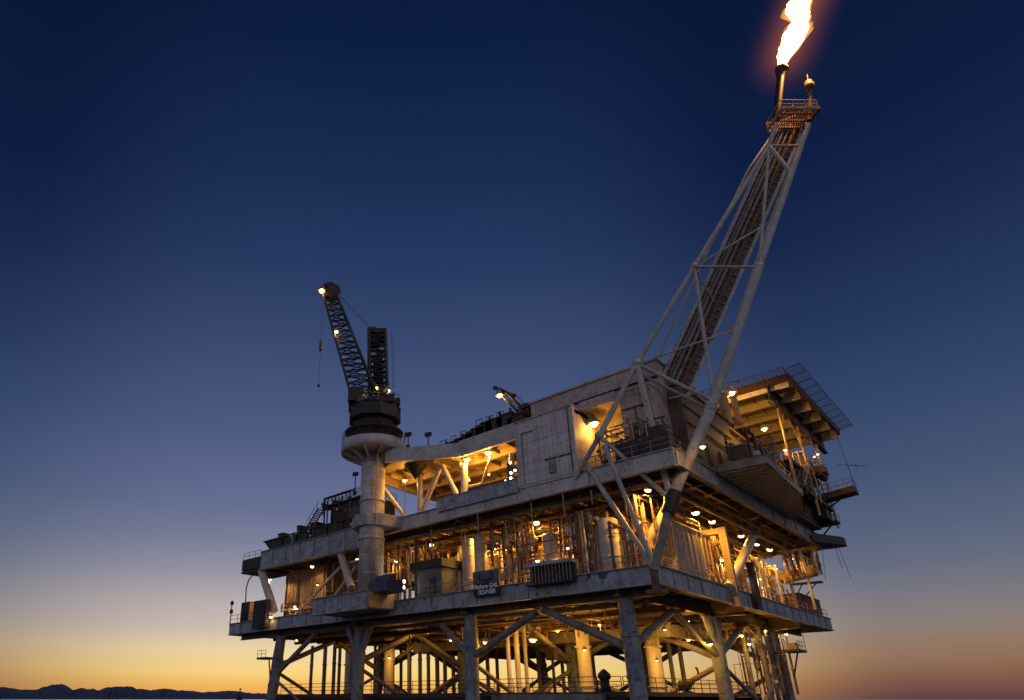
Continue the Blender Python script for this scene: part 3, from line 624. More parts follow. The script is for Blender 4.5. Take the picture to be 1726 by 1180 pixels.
# things on the far tip of the lowest deck
t = thing('deck_locker', (1, 64, LZ1), 'dark locker with one side coloured orange as if lit, at the far tip of the lowest deck', 'locker')
MB().box((.2, 63.4, LZ1), (1.8, 65.6, 17.6)).build('body', 'dark', t); MB().box((.2, 63.25, 14.9), (1.7, 63.38, 17.4)).build('lit_side', 'orange', t)  # lamplight on the near side is put in as an orange panel
t = thing('hanging_cabinet', (-.8, 58.4, 13.2), 'tall black cabinet hung over the outer face of the lowest deck girder', 'cabinet')
MB().box((-1.0, 57.0, 13.3), (-.3, 60.3, 17.2)).build('body', 'dark', t); MB().box((-1.06, 57.3, 13.6), (-1.0, 58.5, 16.9)).build('door', 'black', t)
t = thing('nav_light_post', (0, 68.3, LZ1), 'slender post with a navigation lantern at the very tip of the deck', 'lamp post')
MB().tube((.1, 68.2, LZ1 - .5), (.1, 68.2, 17.6), .08, 8).build('pole', 'dark', t); MB().ball((.1, 68.2, 17.8), .28, 8, 12, 1.3).build('lantern', 'dark', t); MB().box((-.05, 68.0, 16.2), (.3, 68.4, 16.8)).build('battery_box', 'dark', t)
single('curved_davit', MB().poly([at(414, 1015, X=.4), at(415, 992, X=.4), at(419, 978, X=.4), at(427, 968, X=.4)], .09, 8), 'dark', at(414, 1015, X=.4), 'thin curved davit arm rising from the dark locker to the wing platform', 'davit')
# machine on the pedestal shelf
t = thing('winch_skid', (-3.4, 29.5, LZ1), 'blue winch skid beside the base of the crane column', 'winch')
a, b = at(622, 990, X=-3.8), at(652, 1000, X=-3.8)
MB().box((-3.8, b.y, 15.2), (-1.2, a.y, 16.5)).build('frame', 'blue', t); MB().tube((-2.6, b.y + .2, 16.7), (-2.6, a.y - .2, 16.7), .5, 16).build('drum', 'blue', t)
# louvred basket on the front girder
t = thing('louvre_basket', (-.9, 10, LZ0 + .9), 'long open dark basket with vertical bars hung on the front girder', 'basket')
MB().box((-1.35, 7.3, 15.75), (-.02, 12.5, 16.05)).build('top_cover', 'girder', t); MB().box((-1.25, 7.4, 14.0), (-.35, 12.4, 14.12)).build('floor', 'dark', t); MB().box((-.42, 7.4, 14.12), (-.32, 12.4, 15.75)).build('back_mesh', 'dark', t)
for k in range(14): yy = 7.4 + 5.0 * k / 13; MB().tube((-1.25, yy, 14.1), (-1.25, yy, 15.75), .05, 6).build('bar', 'rail', t)
for zz in (14.6, 15.2): MB().tube((-1.27, 7.4, zz), (-1.27, 12.4, zz), .05, 6).build('bar', 'grate', t)

# pipework
PIPEN = [0]
def manifold(x0, x1, y0, y1, z0, z1, n, seed, label, mats=('pipe', 'pipe', 'tank', 'rustpipe', 'rustpipe', 'orange')):
    n = int(n * 1.55); rg = random.Random(seed); t = thing('pipe_manifold', ((x0+x1)/2, (y0+y1)/2, z0), label, 'pipework')
    rx, ry, rz = (lambda: rg.uniform(x0, x1)), (lambda: rg.uniform(y0, y1)), (lambda: rg.uniform(z0, z1))
    for k in range(n):
        r = rg.choice([.03, .035, .045, .05, .06, .08, .1, .15]); x, y = rx(), ry(); za = z0 if rg.random() < .6 else rz()
        zb = z1 if rg.random() < .45 else za + (z1 - za) * rg.uniform(.3, .9)
        pts = [V((x, y, za)), V((x, y, zb))]
        if rg.random() < .75:
            if rg.random() < .6: y2 = ry(); pts.append(V((x, y2, zb))); 
            else: x2 = rx(); pts.append(V((x2, y, zb)))
            if rg.random() < .5: q = pts[-1]; pts.append(V((q.x, q.y, z0 if rg.random() < .5 else min(z1, q.z + rg.uniform(.5, 2)))))
        mb = MB().poly(pts, r, 8)
        for p, q in zip(pts, pts[1:]):
            L_ = (q - p).length
            for f in ([.3, .7] if L_ > 2 else [.5]):
                if rg.random() < .6 and L_ > .6: c = p.lerp(q, f); d = (q - p).normalized() * .06; mb.tube(c - d, c + d, r * 1.7, 10)
        mb.build('pipe', rg.choice(mats), t)
        if k % 3 == 0:
            c = pts[0].lerp(pts[1], .4); MB().ball(c, r * 2.2, 6, 10).tube(c, c + V((-.35, 0, 0)), .03, 6).tube(c + V((-.35, 0, 0)), c + V((-.4, 0, 0)), .2, 12).build('valve', rg.choice(['rustpipe', 'tank']), t)
    return t
Z = LZ1
manifold(.6, 4, 32.5, 38.5, Z, 21.8, 26, 1, 'tangled pipes just past the crane column under the upper deck')
manifold(1, 5, 28.4, 32, Z, 21.8, 22, 2, 'pipes between the crane column and the dark topped container')
manifold(5.5, 10, 20, 31, Z, 21.5, 30, 3, 'pipes behind the yellow tanks and signboard')
manifold(1.2, 5, 13.6, 18.6, Z, 21.8, 40, 4, 'dense orange lit pipes between the signboard and the basket')
manifold(2.5, 6, 9, 12.8, Z, 21.5, 24, 5, 'pipes around the yellow domed tank over the basket')
manifold(1.0, 4.5, 6.2, 9.2, Z, 21, 34, 6, 'dense pipes between the domed tank and the fat pale tank')
manifold(1.0, 5.5, .8, 4.2, Z, 21.5, 30, 7, 'pipes crowding behind the feet of the flare boom')
manifold(8, 16, 7, 18, Z, 21.8, 36, 8, 'deeper pipework in shadow behind the domed tank')
manifold(18.5, 23, .8, 5, Z, 20.5, 34, 9, 'pipes between the yellow frame and the leaning yellow tube')
manifold(24.5, 33, .6, 5, Z, 20, 46, 10, 'dense small pipes past the leaning yellow tube')
manifold(34, 45, .6, 6, Z, 19.8, 46, 11, 'bristling pipes and rods toward the orange horizontal tank')
manifold(2.2, 3.0, 43, 58, Z, 17, 20, 12, 'low pipes and pumps in front of the corrugated cabin')
manifold(15, 30, 18, 40, Z, 22, 34, 15, 'distant pipework deep between the two decks')
manifold(.6, 4.6, -2.6, 4.8, UZ1, 28.5, 40, 13, 'tangled pipes and frames on the upper deck at the boom root')
manifold(1.8, 8, 14, 30, UZ1, 26.3, 26, 14, 'low dark pipes on the floor of the open bay')
DM = ('rustpipe', 'dark', 'crane', 'rail', 'rustpipe')
manifold(10, 20, -7.0, -3.9, 25.0, 28.3, 22, 41, 'dark jumble of pipes and posts on the ribbed overhang behind the boom', DM)
manifold(22, 33, -5.6, -3.2, 25.0, 30, 22, 42, 'pipes and cable posts around the foot of the outside stairs', DM)
manifold(36, 46, -6.5, -2.5, 27, 33.5, 30, 43, 'rods and pipes between the two cantilevered walkways')
manifold(.3, 1.0, 38.6, 47, 26.5, 30.3, 16, 46, 'dark frames and pipes clinging to the front of the cabin by the crane column', ('dark', 'crane', 'dark', 'rail'))
manifold(.05, .6, 40, 58, 24.8, 26.4, 14, 47, 'thin rods and brackets along the front of the dark enclosure', ('dark', 'crane', 'girder'))
manifold(1.2, 6, 35.5, 45, UZ1, 26.2, 20, 44, 'small pipes in front of the dark cabin beside the crane column')
manifold(1.5, 6, 39.5, 48, LZ1, 21.6, 40, 45, 'shadowy pipes and equipment between the corrugated cabin and the crane column', ('rustpipe', 'crane', 'pipe', 'dark', 'rail'))
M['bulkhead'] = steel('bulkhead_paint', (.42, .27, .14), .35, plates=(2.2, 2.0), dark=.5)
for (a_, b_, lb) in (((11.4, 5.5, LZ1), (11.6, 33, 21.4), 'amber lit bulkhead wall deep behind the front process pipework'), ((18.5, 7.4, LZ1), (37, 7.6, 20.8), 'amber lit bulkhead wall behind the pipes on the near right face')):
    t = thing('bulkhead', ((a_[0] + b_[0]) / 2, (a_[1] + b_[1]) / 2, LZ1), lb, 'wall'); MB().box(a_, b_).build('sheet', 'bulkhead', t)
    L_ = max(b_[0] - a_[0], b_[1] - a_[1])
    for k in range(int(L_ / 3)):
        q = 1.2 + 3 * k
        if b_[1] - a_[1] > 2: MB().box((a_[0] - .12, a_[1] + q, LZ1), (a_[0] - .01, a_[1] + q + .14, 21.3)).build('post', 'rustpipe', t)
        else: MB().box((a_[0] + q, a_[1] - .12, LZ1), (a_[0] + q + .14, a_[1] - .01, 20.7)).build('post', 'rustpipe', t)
rg = random.Random(77)
for k in range(16):
    x = rg.uniform(1.2, 7); z = LZ1 + rg.choice([1.2, 1.9, 3.1, 4.0, 4.6, 5.3, 6.1]) + rg.uniform(-.1, .1); r = rg.choice([.06, .08, .1, .14]); y0 = rg.uniform(6, 18); y1 = y0 + rg.uniform(6, 14)
    mb = MB().poly([(x, y0, LZ1 + .2 if rg.random() < .5 else 21.8), (x, y0, z), (x, y1, z), (x, y1, 21.8 if rg.random() < .5 else LZ1 + .2)], r, 8)
    for q in range(int((y1 - y0) / 2.4)): yy = y0 + 1.2 + 2.4 * q; mb.tube((x, yy - .07, z), (x, yy + .07, z), r * 1.75, 10)
    single('pipe_run', mb, rg.choice(['pipe', 'tank', 'rustpipe', 'orange']), (x, y0, LZ1), 'flanged pipe running lengthwise through the lit process bay with ends turned up or down', 'pipe', 'lengthwise flanged pipes in the process bay')
for k in range(12):
    y = rg.uniform(.8, 5.5); z = LZ1 + rg.choice([1.0, 1.8, 2.6, 3.5, 4.4, 5.2]); r = rg.choice([.06, .08, .1]); x0 = rg.uniform(18, 32); x1 = x0 + rg.uniform(5, 12)
    mb = MB().poly([(x0, y, LZ1 + .2 if rg.random() < .5 else 21.8), (x0, y, z), (x1, y, z), (x1, y, LZ1 + .2)], r, 8)
    for q in range(int((x1 - x0) / 2.4)): xx = x0 + 1.2 + 2.4 * q; mb.tube((xx - .07, y, z), (xx + .07, y, z), r * 1.75, 10)
    single('pipe_run', mb, rg.choice(['pipe', 'tank', 'rustpipe', 'orange']), (x0, y, LZ1), 'flanged pipe running along the deck side beyond the yellow frame', 'pipe', 'flanged pipes along the near right face')
# headers hung under the decks: individual long runs
for k, (x, z, r, yy0, yy1) in enumerate(((1.0, 21.9, .18, 1, 31), (1.7, 22.1, .12, 0, 30), (3.1, 21.7, .22, 3, 33), (4.4, 22.0, .15, 1, 40), (6.0, 21.6, .25, 2, 38), (8.0, 21.8, .16, 2, 38))):
    mb = MB().tube((x, yy0, z), (x, yy1, z), r, 10)
    for q in range(int(yy0) + 2, int(yy1), 4): mb.box((x - .05, q - .04, z), (x + .05, q + .04, 22.7))
    single('pipe_header', mb, 'pipe' if k % 2 else 'rustpipe', (x, yy0, z), 'long pipe run hung under the upper deck beams parallel to its edge', 'pipe', 'long pipe runs under the upper deck')
for k, (y, z, r, xx0, xx1) in enumerate(((-1.6, 22.3, .14, 4, 46), (-.6, 22.1, .2, 6, 46), (.6, 21.9, .12, 5, 44), (2.4, 22.0, .2, 5, 44))):
    mb = MB().tube((xx0, y, z), (xx1, y, z), r, 10)
    for q in range(int(xx0) + 2, int(xx1), 4): mb.box((q - .04, y - .05, z), (q + .04, y + .05, 22.9))
    single('pipe_header', mb, 'pipe' if k % 2 else 'rustpipe', (xx0, y, z), 'long pipe run hung under the upper deck beside the row of downlights', 'pipe', 'long pipe runs by the downlight row')
for k, (x, z, r) in enumerate(((4.2, 12.2, .22), (8.2, 12.0, .3), (12.5, 12.2, .18), (16, 11.8, .3), (26, 11.9, .3), (31, 12.1, .25))):
    mb = MB().tube((x, 3, z), (x, 62, z), r, 12)
    for q in range(5, 62, 6): mb.box((x - .06, q - .05, z), (x + .06, q + .05, 13))
    single('drain_line', mb, 'rustpipe' if k % 2 else 'brace', (x, 3, z), 'long brown pipe slung under the lowest deck between girders', 'pipe', 'pipes slung under the lowest deck')
manifold(6, 20, 8, 38, 10.6, 12.6, 36, 21, 'hanging pipework under the middle of the lowest deck')
manifold(24, 40, 4, 20, 10.4, 12.6, 36, 22, 'hanging pipework under the lowest deck toward the splayed legs')
manifold(36, 44, 2, 8, 4.5, 12, 26, 23, 'pipes and rods crowded round the outermost battered leg')
# long drop-pipes from the upper deck edge
for px, y0, y1, X in ((727, 893, 930, -.35), (805, 862, 905, -.35), (895, 848, 880, -.35), (948, 830, 872, -.35), (996, 826, 850, -.35), (690, 905, 985, .2)):
    a, b = at(px, y0, X=X), at(px, y1, X=X)
    single('conduit_drop', MB().tube(a, (a.x, a.y, b.z), .07, 8), 'rail', (a.x, a.y, b.z), 'thin vertical conduit dropping from the upper deck edge beam', 'conduit', 'conduits dropping from the deck edge')

# ------------------------------------------------------------------ signs
sg = thing('platform_sign', (-.5, 18.2, 13.8), 'dark signboard with round swoosh emblem above white lettering on the front girder', 'sign')
sa, sb = at(797, 968, X=-.6), at(840, 960, X=-.6)
y0s, y1s = sb.y, sa.y
MB().box((-.62, y0s, 15.02), (-.50, y1s, 16.3)).build('emblem_board', 'board', sg); MB().box((-.62, y0s, 13.72), (-.50, y1s, 15.0)).build('name_board', 'black', sg)
for yy in (y0s + .4, y1s - .4): MB().box((-.5, yy - .06, 13.9), (-.3, yy + .06, 16.2)).build('bracket', 'dark', sg)
cyv, czv = (y0s + y1s) / 2 - .05, 15.66
mb = MB()                                         # crescent swoosh
n = 30; outer = []; inner = []
for k in range(n + 1):
    a = math.radians(150 + 250 * k / n)
    outer.append((cyv - math.cos(a) * .98, czv + math.sin(a) * .56)); inner.append((cyv + .04 - math.cos(a) * (.70 + .2 * k / n * (1 - k / n)), czv + .07 + math.sin(a) * (.33 + .1 * abs(k / n - .5))))
for x0, x1 in ((-.65, -.622),):
    vs = [(x0, a, b) for a, b in outer] + [(x0, a, b) for a, b in inner] + [(x1, a, b) for a, b in outer] + [(x1, a, b) for a, b in inner]; N = n + 1
    fs = [(i, i+1, N+i+1, N+i) for i in range(n)] + [(2*N+i, 3*N+i, 3*N+i+1, 2*N+i+1) for i in range(n)] + [(i, 2*N+i, 2*N+i+1, i+1) for i in range(n)] + [(N+i, N+i+1, 3*N+i+1, 3*N+i) for i in range(n)]
    mb.add(vs, fs)
mb.build('emblem', 'navy', sg)
def text(s, size, y, z, width):
    cu = bpy.data.curves.new('lettering', 'FONT'); cu.body = s; cu.size = size; cu.align_x = 'CENTER'; cu.align_y = 'CENTER'; cu.extrude = .012; cu.offset = .012
    o = bpy.data.objects.new('lettering', cu); COL.objects.link(o); bpy.context.view_layer.update()
    me = bpy.data.meshes.new_from_object(o.evaluated_get(bpy.context.evaluated_depsgraph_get())); bpy.data.objects.remove(o)
    xs = [v.co.x for v in me.vertices]; k = width / (max(xs) - min(xs))
    for v in me.vertices: v.co = V((-.640 - v.co.z, y - v.co.x * k, z + v.co.y)) - wloc(sg)
    me.materials.append(M['white_letter']); o = bpy.data.objects.new('lettering', me); COL.objects.link(o); o.parent = sg
wS = y1s - y0s
text('Platform GAIL', .62, (y0s + y1s) / 2, 14.68, wS * .93); text('OCS-P-0205', .62, (y0s + y1s) / 2 - .1, 14.1, wS * .66)

# ------------------------------------------------------------------ flare boom
fb = thing('flare_boom', (0, 0, LZ1), 'tall pale tubular lattice boom leaning up from the deck corner to a burning flare', 'flare boom')
N = lambda px, py, fw: at(px, py, fw=fw)
A = [N(1010, 735, 56.6), N(1073, 613, 56.2), N(1170, 450, 55.7), N(1296, 246, 55.2), N(1308, 210, 55.0)]
B = [N(1102, 962, 54.6), N(1131, 843, 54.6), N(1203, 676, 54.4), N(1280, 450, 54.2), N(1350, 246, 54.0), N(1363, 210, 53.9)]
C = [N(1072, 700, 60), N(1110, 600, 60), N(1190, 430, 59.3), N(1262, 285, 58.7), N(1316, 206, 58.2)]
Dd = [N(1185, 700, 58.8), N(1208, 640, 58.8), N(1266, 470, 58), N(1312, 330, 57.6), N(1361, 206, 57.2)]
def mem(a, b, r, nm='brace', mat='boom'): MB().tube(a, b, r * (.86 if nm == 'brace' else 1), 14).build(nm, mat, fb)
for a, b in zip(A, A[1:]): mem(a, b, .27, 'chord')
for k, (a, b) in enumerate(zip(B, B[1:])): mem(a, b, (.38, .50, .42, .32, .28)[k], 'chord', 'brace' if k == 0 else 'boom')
for a, b in zip(C, C[1:]): mem(a, b, .13, 'chord')
for a, b in zip(Dd, Dd[1:]): mem(a, b, .2, 'chord')
MB().tube(B[1] - (B[1] - B[0]).normalized() * 1.3, B[1] + (B[2] - B[1]).normalized() * .9, .60, 16).ball(B[1], .64).build('joint', 'dark', fb)
MB().beam(B[0] + uz * .35, B[0] - uz * 1.6, .5, .5).box(B[0] + V((-.7, -.7, -1.9)), B[0] + V((.7, .7, -1.6))).build('foot', 'rustpipe', fb)
for p in (A[0], A[1], A[2], B[2], B[3]): MB().ball(p, .46).build('node', 'boom', fb)
mem(A[1], B[2], .22); mem(A[1] + V((.5, .9, -.1)), N(1196, 690, 56.5), .16); mem(A[2], B[3], .17); mem(A[3], B[4], .16)
mem(A[3], N(1334, 292, 54.1), .26); mem(A[3], B[3], .20); mem(A[2], B[2], .22); mem(A[1], B[1], .34)
mem(A[2], N(1298, 374, 57.8), .12); mem(A[1], N(1232, 558, 58.4), .13)
mem(A[0], B[1], .24); mem(N(1018, 750, 56), B[0] + uz * .7, .25); mem(at(985, 778, X=-.1), B[0] + uz * .2, .28); mem(A[0], at(970, 806, X=-.1), .28)
mem(A[0], N(1060, 780, 58), .2); mem(N(1206, 513, 58.4), N(1236, 560, 58.4), .12); mem(N(1172, 455, 56), N(1206, 513, 58.4), .12)
mem(N(1128, 672, 58), N(1186, 660, 57), .12); mem(N(1072, 772, 57), N(1180, 690, 57), .0001) if False else None
# dark stair-walk with pipes running up inside the boom
wl0, wl1 = N(1096, 742, 59.4), N(1332, 214, 57.0)
d = (wl1 - wl0).normalized(); s_ = d.cross(hv).normalized(); nrm = s_.cross(d)
MB().beam(wl0, wl1, 2.9, .14, nrm).build('walkway', 'brace', fb)
for k in (-1, 1): MB().beam(wl0 + s_ * k * 1.5 - nrm * .2, wl1 + s_ * k * 1.4 - nrm * .2, .34, .6, nrm).build('walkway_beam', 'boom', fb)
mb = MB()
for k in range(46): c = wl0.lerp(wl1, k / 45) - nrm * .16; mb.beam(c - s_ * 1.2, c + s_ * 1.2, .12, .16, nrm)
mb.build('walkway_rungs', 'boom', fb)
for k, (o, r) in enumerate(((-.55, .26), (.1, .16), (.6, .20), (.95, .09))): MB().tube(wl0 + s_ * o - nrm * .45, wl1 + s_ * o - nrm * .45, r, 12).build('flare_pipe', ('rustpipe', 'pipe', 'brace', 'pipe')[k], fb)
# tip platform, with the flame's orange light put into its colour
tp = N(1337, 202, 55.4)
T = lambda a, b, z: tp + rv * a + hv * b + uz * z
mb = MB()
for k in range(17): mb.beam(T(-2.1 + 4.2 * k / 16, -1.6, 0), T(-2.1 + 4.2 * k / 16, 1.6, 0), .07, .16)
for b in (-1.0, 0, 1.0): mb.beam(T(-2.1, b, -.1), T(2.1, b, -.1), .16, .22)
mb.build('tip_platform', 'orange', fb)
for b in (-1.65, 1.65): MB().beam(T(-2.2, b, .05), T(2.2, b, .05), .14, .45).build('tip_edge', 'orange', fb)
for a in (-2.2, 2.2): MB().beam(T(a, -1.6, .05), T(a, 1.6, .05), .14, .45).build('tip_edge', 'orange', fb)
for b in (-1.6, 1.6):
    mb = MB()
    for z in (.75, 1.35): mb.tube(T(-2.1, b, z), T(2.1, b, z), .05, 6)
    for a in (-2.1, -.7, .7, 2.1): mb.tube(T(a, b, .1), T(a, b, 1.35), .05, 6)
    mb.build('tip_rail', 'orange', fb)
mb = MB()
for a in (-2.1, 2.1):
    for z in (.75, 1.35): mb.tube(T(a, -1.6, z), T(a, 1.6, z), .05, 6)
mb.tube(T(-1.6, -1, .1), T(-.2, -1, 1.2), .09, 8).tube(T(-1.2, .2, .1), T(.6, .2, .9), .1, 8).tube(T(.8, -1, .1), T(1.2, -1, 1.1), .14, 8)
mb.build('tip_rail', 'orange', fb)
fs0, fs1 = N(1309, 200, 55.4), N(1317, 116, 55.4)
MB().tube(fs0, fs0.lerp(fs1, .82), .42, 18).tube(fs0.lerp(fs1, .82), fs1, .40, 18, .72).lathe(fs1, [(.72, 0), (.76, -.1), (.76, -.5), (.6, -.55)], 18).build('flare_stack', 'black', fb)
ps0, ps1 = N(1364, 204, 55), N(1366, 150, 55)
MB().tube(ps0, ps1, .30, 14, .22).build('pilot_stack', 'rustpipe', fb)
MB().lathe(ps1, [(.25, -.1), (.5, .1), (.55, .7), (.42, .75), (.42, 1.2), (.2, 1.25), (0, 1.25)], 18).build('pilot_burner', 'rustpipe', fb); MB().tube(ps1 + uz * 1.3, ps1 + uz * 2.4 + rv * .2, .07, 8).build('pilot_tip', 'rail', fb)
for k in (-1, 1): MB().tube(T(2.0 + .3 * k, .4, .1), ps0.lerp(ps1, .75), .07, 8).build('pilot_stay', 'orange', fb)

# flame
def flame_mesh(spine, noise_amp, n=40, m=64, seed=3, grow=1.0):
    from mathutils import noise as nz
    pts = []; rad = []
    K = len(spine) - 1
    def cr(p0, p1, p2, p3, t): return .5 * ((2*p1) + (-p0+p2)*t + (2*p0-5*p1+4*p2-p3)*t*t + (-p0+3*p1-3*p2+p3)*t*t*t)
    for i in range(m + 1):
        f = i / m * K; k = min(K - 1, int(f)); t = f - k; g = lambda j: spine[max(0, min(K, j))]
        pts.append(V((cr(*[g(j)[0] for j in (k-1,k,k+1,k+2)], t), cr(*[g(j)[1] for j in (k-1,k,k+1,k+2)], t), 0))); rad.append(max(.02, cr(*[g(j)[2] for j in (k-1,k,k+1,k+2)], t)))
    vs = []; fs = []
    for i, (p, r) in enumerate(zip(pts, rad)):
        c = N(p.x, p.y, 55.4)
        for j in range(n):
            a = 2 * math.pi * j / n
            nn = nz.fractal(V((math.cos(a) * 1.1, math.sin(a) * 1.1, i * .16)) + V((seed, 0, -seed)), 1.0, 2.1, 5)
            ramp_ = min(1, i / 12)
            rr = r * grow * (1 + noise_amp * ramp_ * nn)
            vs.append(c + rv * math.cos(a) * rr + hv * math.sin(a) * rr + uz * nn * .5 * ramp_)
    for i in range(m):
        for j in range(n): fs.append((i*n+j, i*n+(j+1) % n, (i+1)*n+(j+1) % n, (i+1)*n+j))
    fs.append(tuple(range(n))[::-1]); fs.append(tuple(m*n + j for j in range(n)))
    return MB().add(vs, fs, True)
spine = [(1317, 113, .50), (1323, 97, .85), (1331, 80, 1.25), (1341, 60, 1.45), (1347, 44, 1.15), (1351, 30, 1.15), (1349, 14, 1.42), (1354, -2, 1.45), (1362, -22, 1.9), (1380, -50, 2.0), (1395, -80, 1.3), (1412, -110, .3)]
fl = thing('flare_flame', N(1317, 113, 55.4), 'ragged white hot gas flame with orange fringe burning off the flare stack', 'flame')
def gas(name, col, strength):
    m = bpy.data.materials.new(name); m.use_nodes = True; nt = m.node_tree; nt.nodes.remove(nt.nodes['Principled BSDF'])
    e = nt.nodes.new('ShaderNodeEmission'); e.inputs['Color'].default_value = (*col, 1); e.inputs['Strength'].default_value = strength
    nt.links.new(e.outputs[0], nt.nodes['Material Output'].inputs['Volume']); return m
flame_mesh(spine, .62, grow=.98).build('flame_mantle', gas('flame_mantle', (1.0, .40, .06), .55), fl, weld=True)
flame_mesh(spine, .55, grow=.80, seed=3.3).build('flame_core', gas('flame_core', (1.0, .60, .17), 1.25), fl, weld=True)
def halo_volume(a, b, radius, strength):
    """burning gas thinning out around the flame's axis a-b"""
    m = bpy.data.materials.new('flame_halo'); m.use_nodes = True; nt = m.node_tree; nt.nodes.remove(nt.nodes['Principled BSDF']); L = nt.links.new
    tc = nt.nodes.new('ShaderNodeTexCoord')
    def vm(op, x, y=None, idx=0):
        n = nt.nodes.new('ShaderNodeVectorMath'); n.operation = op
        for q, v in enumerate((x, y)):
            if v is None: continue
            if isinstance(v, Vector): n.inputs[q].default_value = v
            else: L(v, n.inputs[q])
        return n
    def mm(op, x, y=None, clamp=False):
        n = nt.nodes.new('ShaderNodeMath'); n.operation = op; n.use_clamp = clamp
        for q, v in enumerate((x, y)):
            if v is None: continue
            if isinstance(v, (int, float)): n.inputs[q].default_value = v
            else: L(v, n.inputs[q])
        return n.outputs[0]
    ab = b - a
    pa = vm('SUBTRACT', tc.outputs['Object'], a).outputs[0]
    t = mm('DIVIDE', vm('DOT_PRODUCT', pa, ab).outputs['Value'], ab.dot(ab), True)
    sc = vm('SCALE', ab.copy()); L(t, sc.inputs['Scale'])
    d = vm('LENGTH', vm('SUBTRACT', pa, sc.outputs[0]).outputs[0]).outputs['Value']
    f = mm('POWER', mm('SUBTRACT', 1.0, mm('DIVIDE', d, radius), True), 3.2)
    e = nt.nodes.new('ShaderNodeEmission'); e.inputs['Color'].default_value = (1.0, .24, .035, 1); L(mm('MULTIPLY', f, strength), e.inputs['Strength'])
    L(e.outputs[0], nt.nodes['Material Output'].inputs['Volume']); return m
f0, f1 = N(1320, 100, 55.4) - wloc(fl), N(1392, -90, 55.4) - wloc(fl)
base = N(1318, 108, 55.4); tip = N(1396, -100, 55.4)
MB().tube(base - (tip - base).normalized() * 5.5, tip + (tip - base).normalized() * 5.5, 6.2, 32).build('flame_halo', halo_volume(f0, f1, 5.8, .055), fl, weld=True)  # halo of light round the flame, put in as a glowing volume

# ------------------------------------------------------------------ helideck and living quarters
HZ = 40.0
hx0, hx1, hy0, hy1 = 26.6, 50.4, -8.3, 13
hd_ = thing('helideck', (38, 2, HZ - 1.2), 'square helicopter deck seen from beneath with lit ribs and a netted rim', 'helideck')
MB().box((hx0, hy0, HZ - .25), (hx1, hy1, HZ)).build('deck_plate', 'heli', hd_)
for x in [hx0 + .35 + 4.62 * k for k in range(6)]:
    if x < hx1: MB().ibeam((x, hy0 + .2, HZ - .85), (x, hy1, HZ - .85), .34, 1.2, .08).build('rib', 'soffit', hd_)
for yy in (-7.1, -4.5, -3.0, -.6, .6): MB().ibeam((hx0 + .5, yy, HZ - .42), (hx1 - .3, yy, HZ - .42), .14, .34, .04).build('purlin', 'heli', hd_)
for yy, h in ((-5.9, 2.1), (1.5, 2.1), (9, 2.1)): MB().ibeam((hx0 - .3, yy, HZ - 1.9), (hx1 + 1.0, yy, HZ - 1.9), .6, h, .1).build('main_girder', 'crane', hd_)
for p, q in (((hx0, hy0), (hx1, hy0)), ((hx0, hy0), (hx0, hy1)), ((hx1, hy0), (hx1, hy1))): MB().beam((*p, HZ - .4), (*q, HZ - .4), .25, .95).build('edge_beam', 'crane', hd_)
def netrim(a, b, out):
    a, b, out = V(a), V(b), V(out); mb = MB(); n = int((b - a).length / .5)
    for k in range(7): o = out * 1.75 * k / 6 + uz * .3 * k / 6; mb.tube(a + o, b + o, .05 if k in (0, 6) else .022, 5, cap=False)
    for k in range(n + 1): c = a.lerp(b, k / n); mb.tube(c, c + out * 1.75 + uz * .3, .02 if k % 5 else .06, 5, cap=False)
    mb.build('safety_net', 'net', hd_)
netrim((hx0 - 1.4, hy0, HZ), (hx1 + 1.0, hy0, HZ), (0, -1, 0)); netrim((hx0, hy0, HZ), (hx0, hy1, HZ), (-1, 0, 0)); netrim((hx1, hy0, HZ), (hx1, hy1, HZ), (1, 0, 0))
for (x, yy) in ((29, -5.9), (37, -5.9), (46, -5.9), (29, 1.5), (46, 1.5)): MB().tube((x, yy, 25), (x, yy, HZ - 1.9), .15, 12).build('column', 'orange', hd_)
for (x0, x1) in ((37, 42), (46, 42), (37, 32), (29, 32)): MB().tube((x0, -5.9, 34), (x1, -5.9, HZ - 1.9), .09, 10).build('brace', 'orange', hd_)
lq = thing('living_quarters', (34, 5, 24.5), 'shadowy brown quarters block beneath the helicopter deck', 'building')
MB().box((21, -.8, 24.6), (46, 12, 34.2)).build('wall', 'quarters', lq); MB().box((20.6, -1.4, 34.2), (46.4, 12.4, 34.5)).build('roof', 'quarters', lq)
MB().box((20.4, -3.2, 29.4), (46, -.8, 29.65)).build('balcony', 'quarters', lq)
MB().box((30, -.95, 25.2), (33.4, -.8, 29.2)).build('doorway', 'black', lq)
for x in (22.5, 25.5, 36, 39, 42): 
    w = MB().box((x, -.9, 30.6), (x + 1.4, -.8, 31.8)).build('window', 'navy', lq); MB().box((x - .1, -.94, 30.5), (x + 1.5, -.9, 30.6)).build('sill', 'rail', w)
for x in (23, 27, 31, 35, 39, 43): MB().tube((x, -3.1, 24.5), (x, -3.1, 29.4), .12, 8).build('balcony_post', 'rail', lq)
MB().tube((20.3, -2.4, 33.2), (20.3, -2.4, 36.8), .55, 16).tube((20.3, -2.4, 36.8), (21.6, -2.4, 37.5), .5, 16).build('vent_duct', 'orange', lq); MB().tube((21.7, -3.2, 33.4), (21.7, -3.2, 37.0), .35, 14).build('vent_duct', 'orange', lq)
handrail([(20.5, -3.15, 29.65), (45.9, -3.15, 29.65)], 'railing of the balcony on the quarters below the helicopter deck', 1.1)
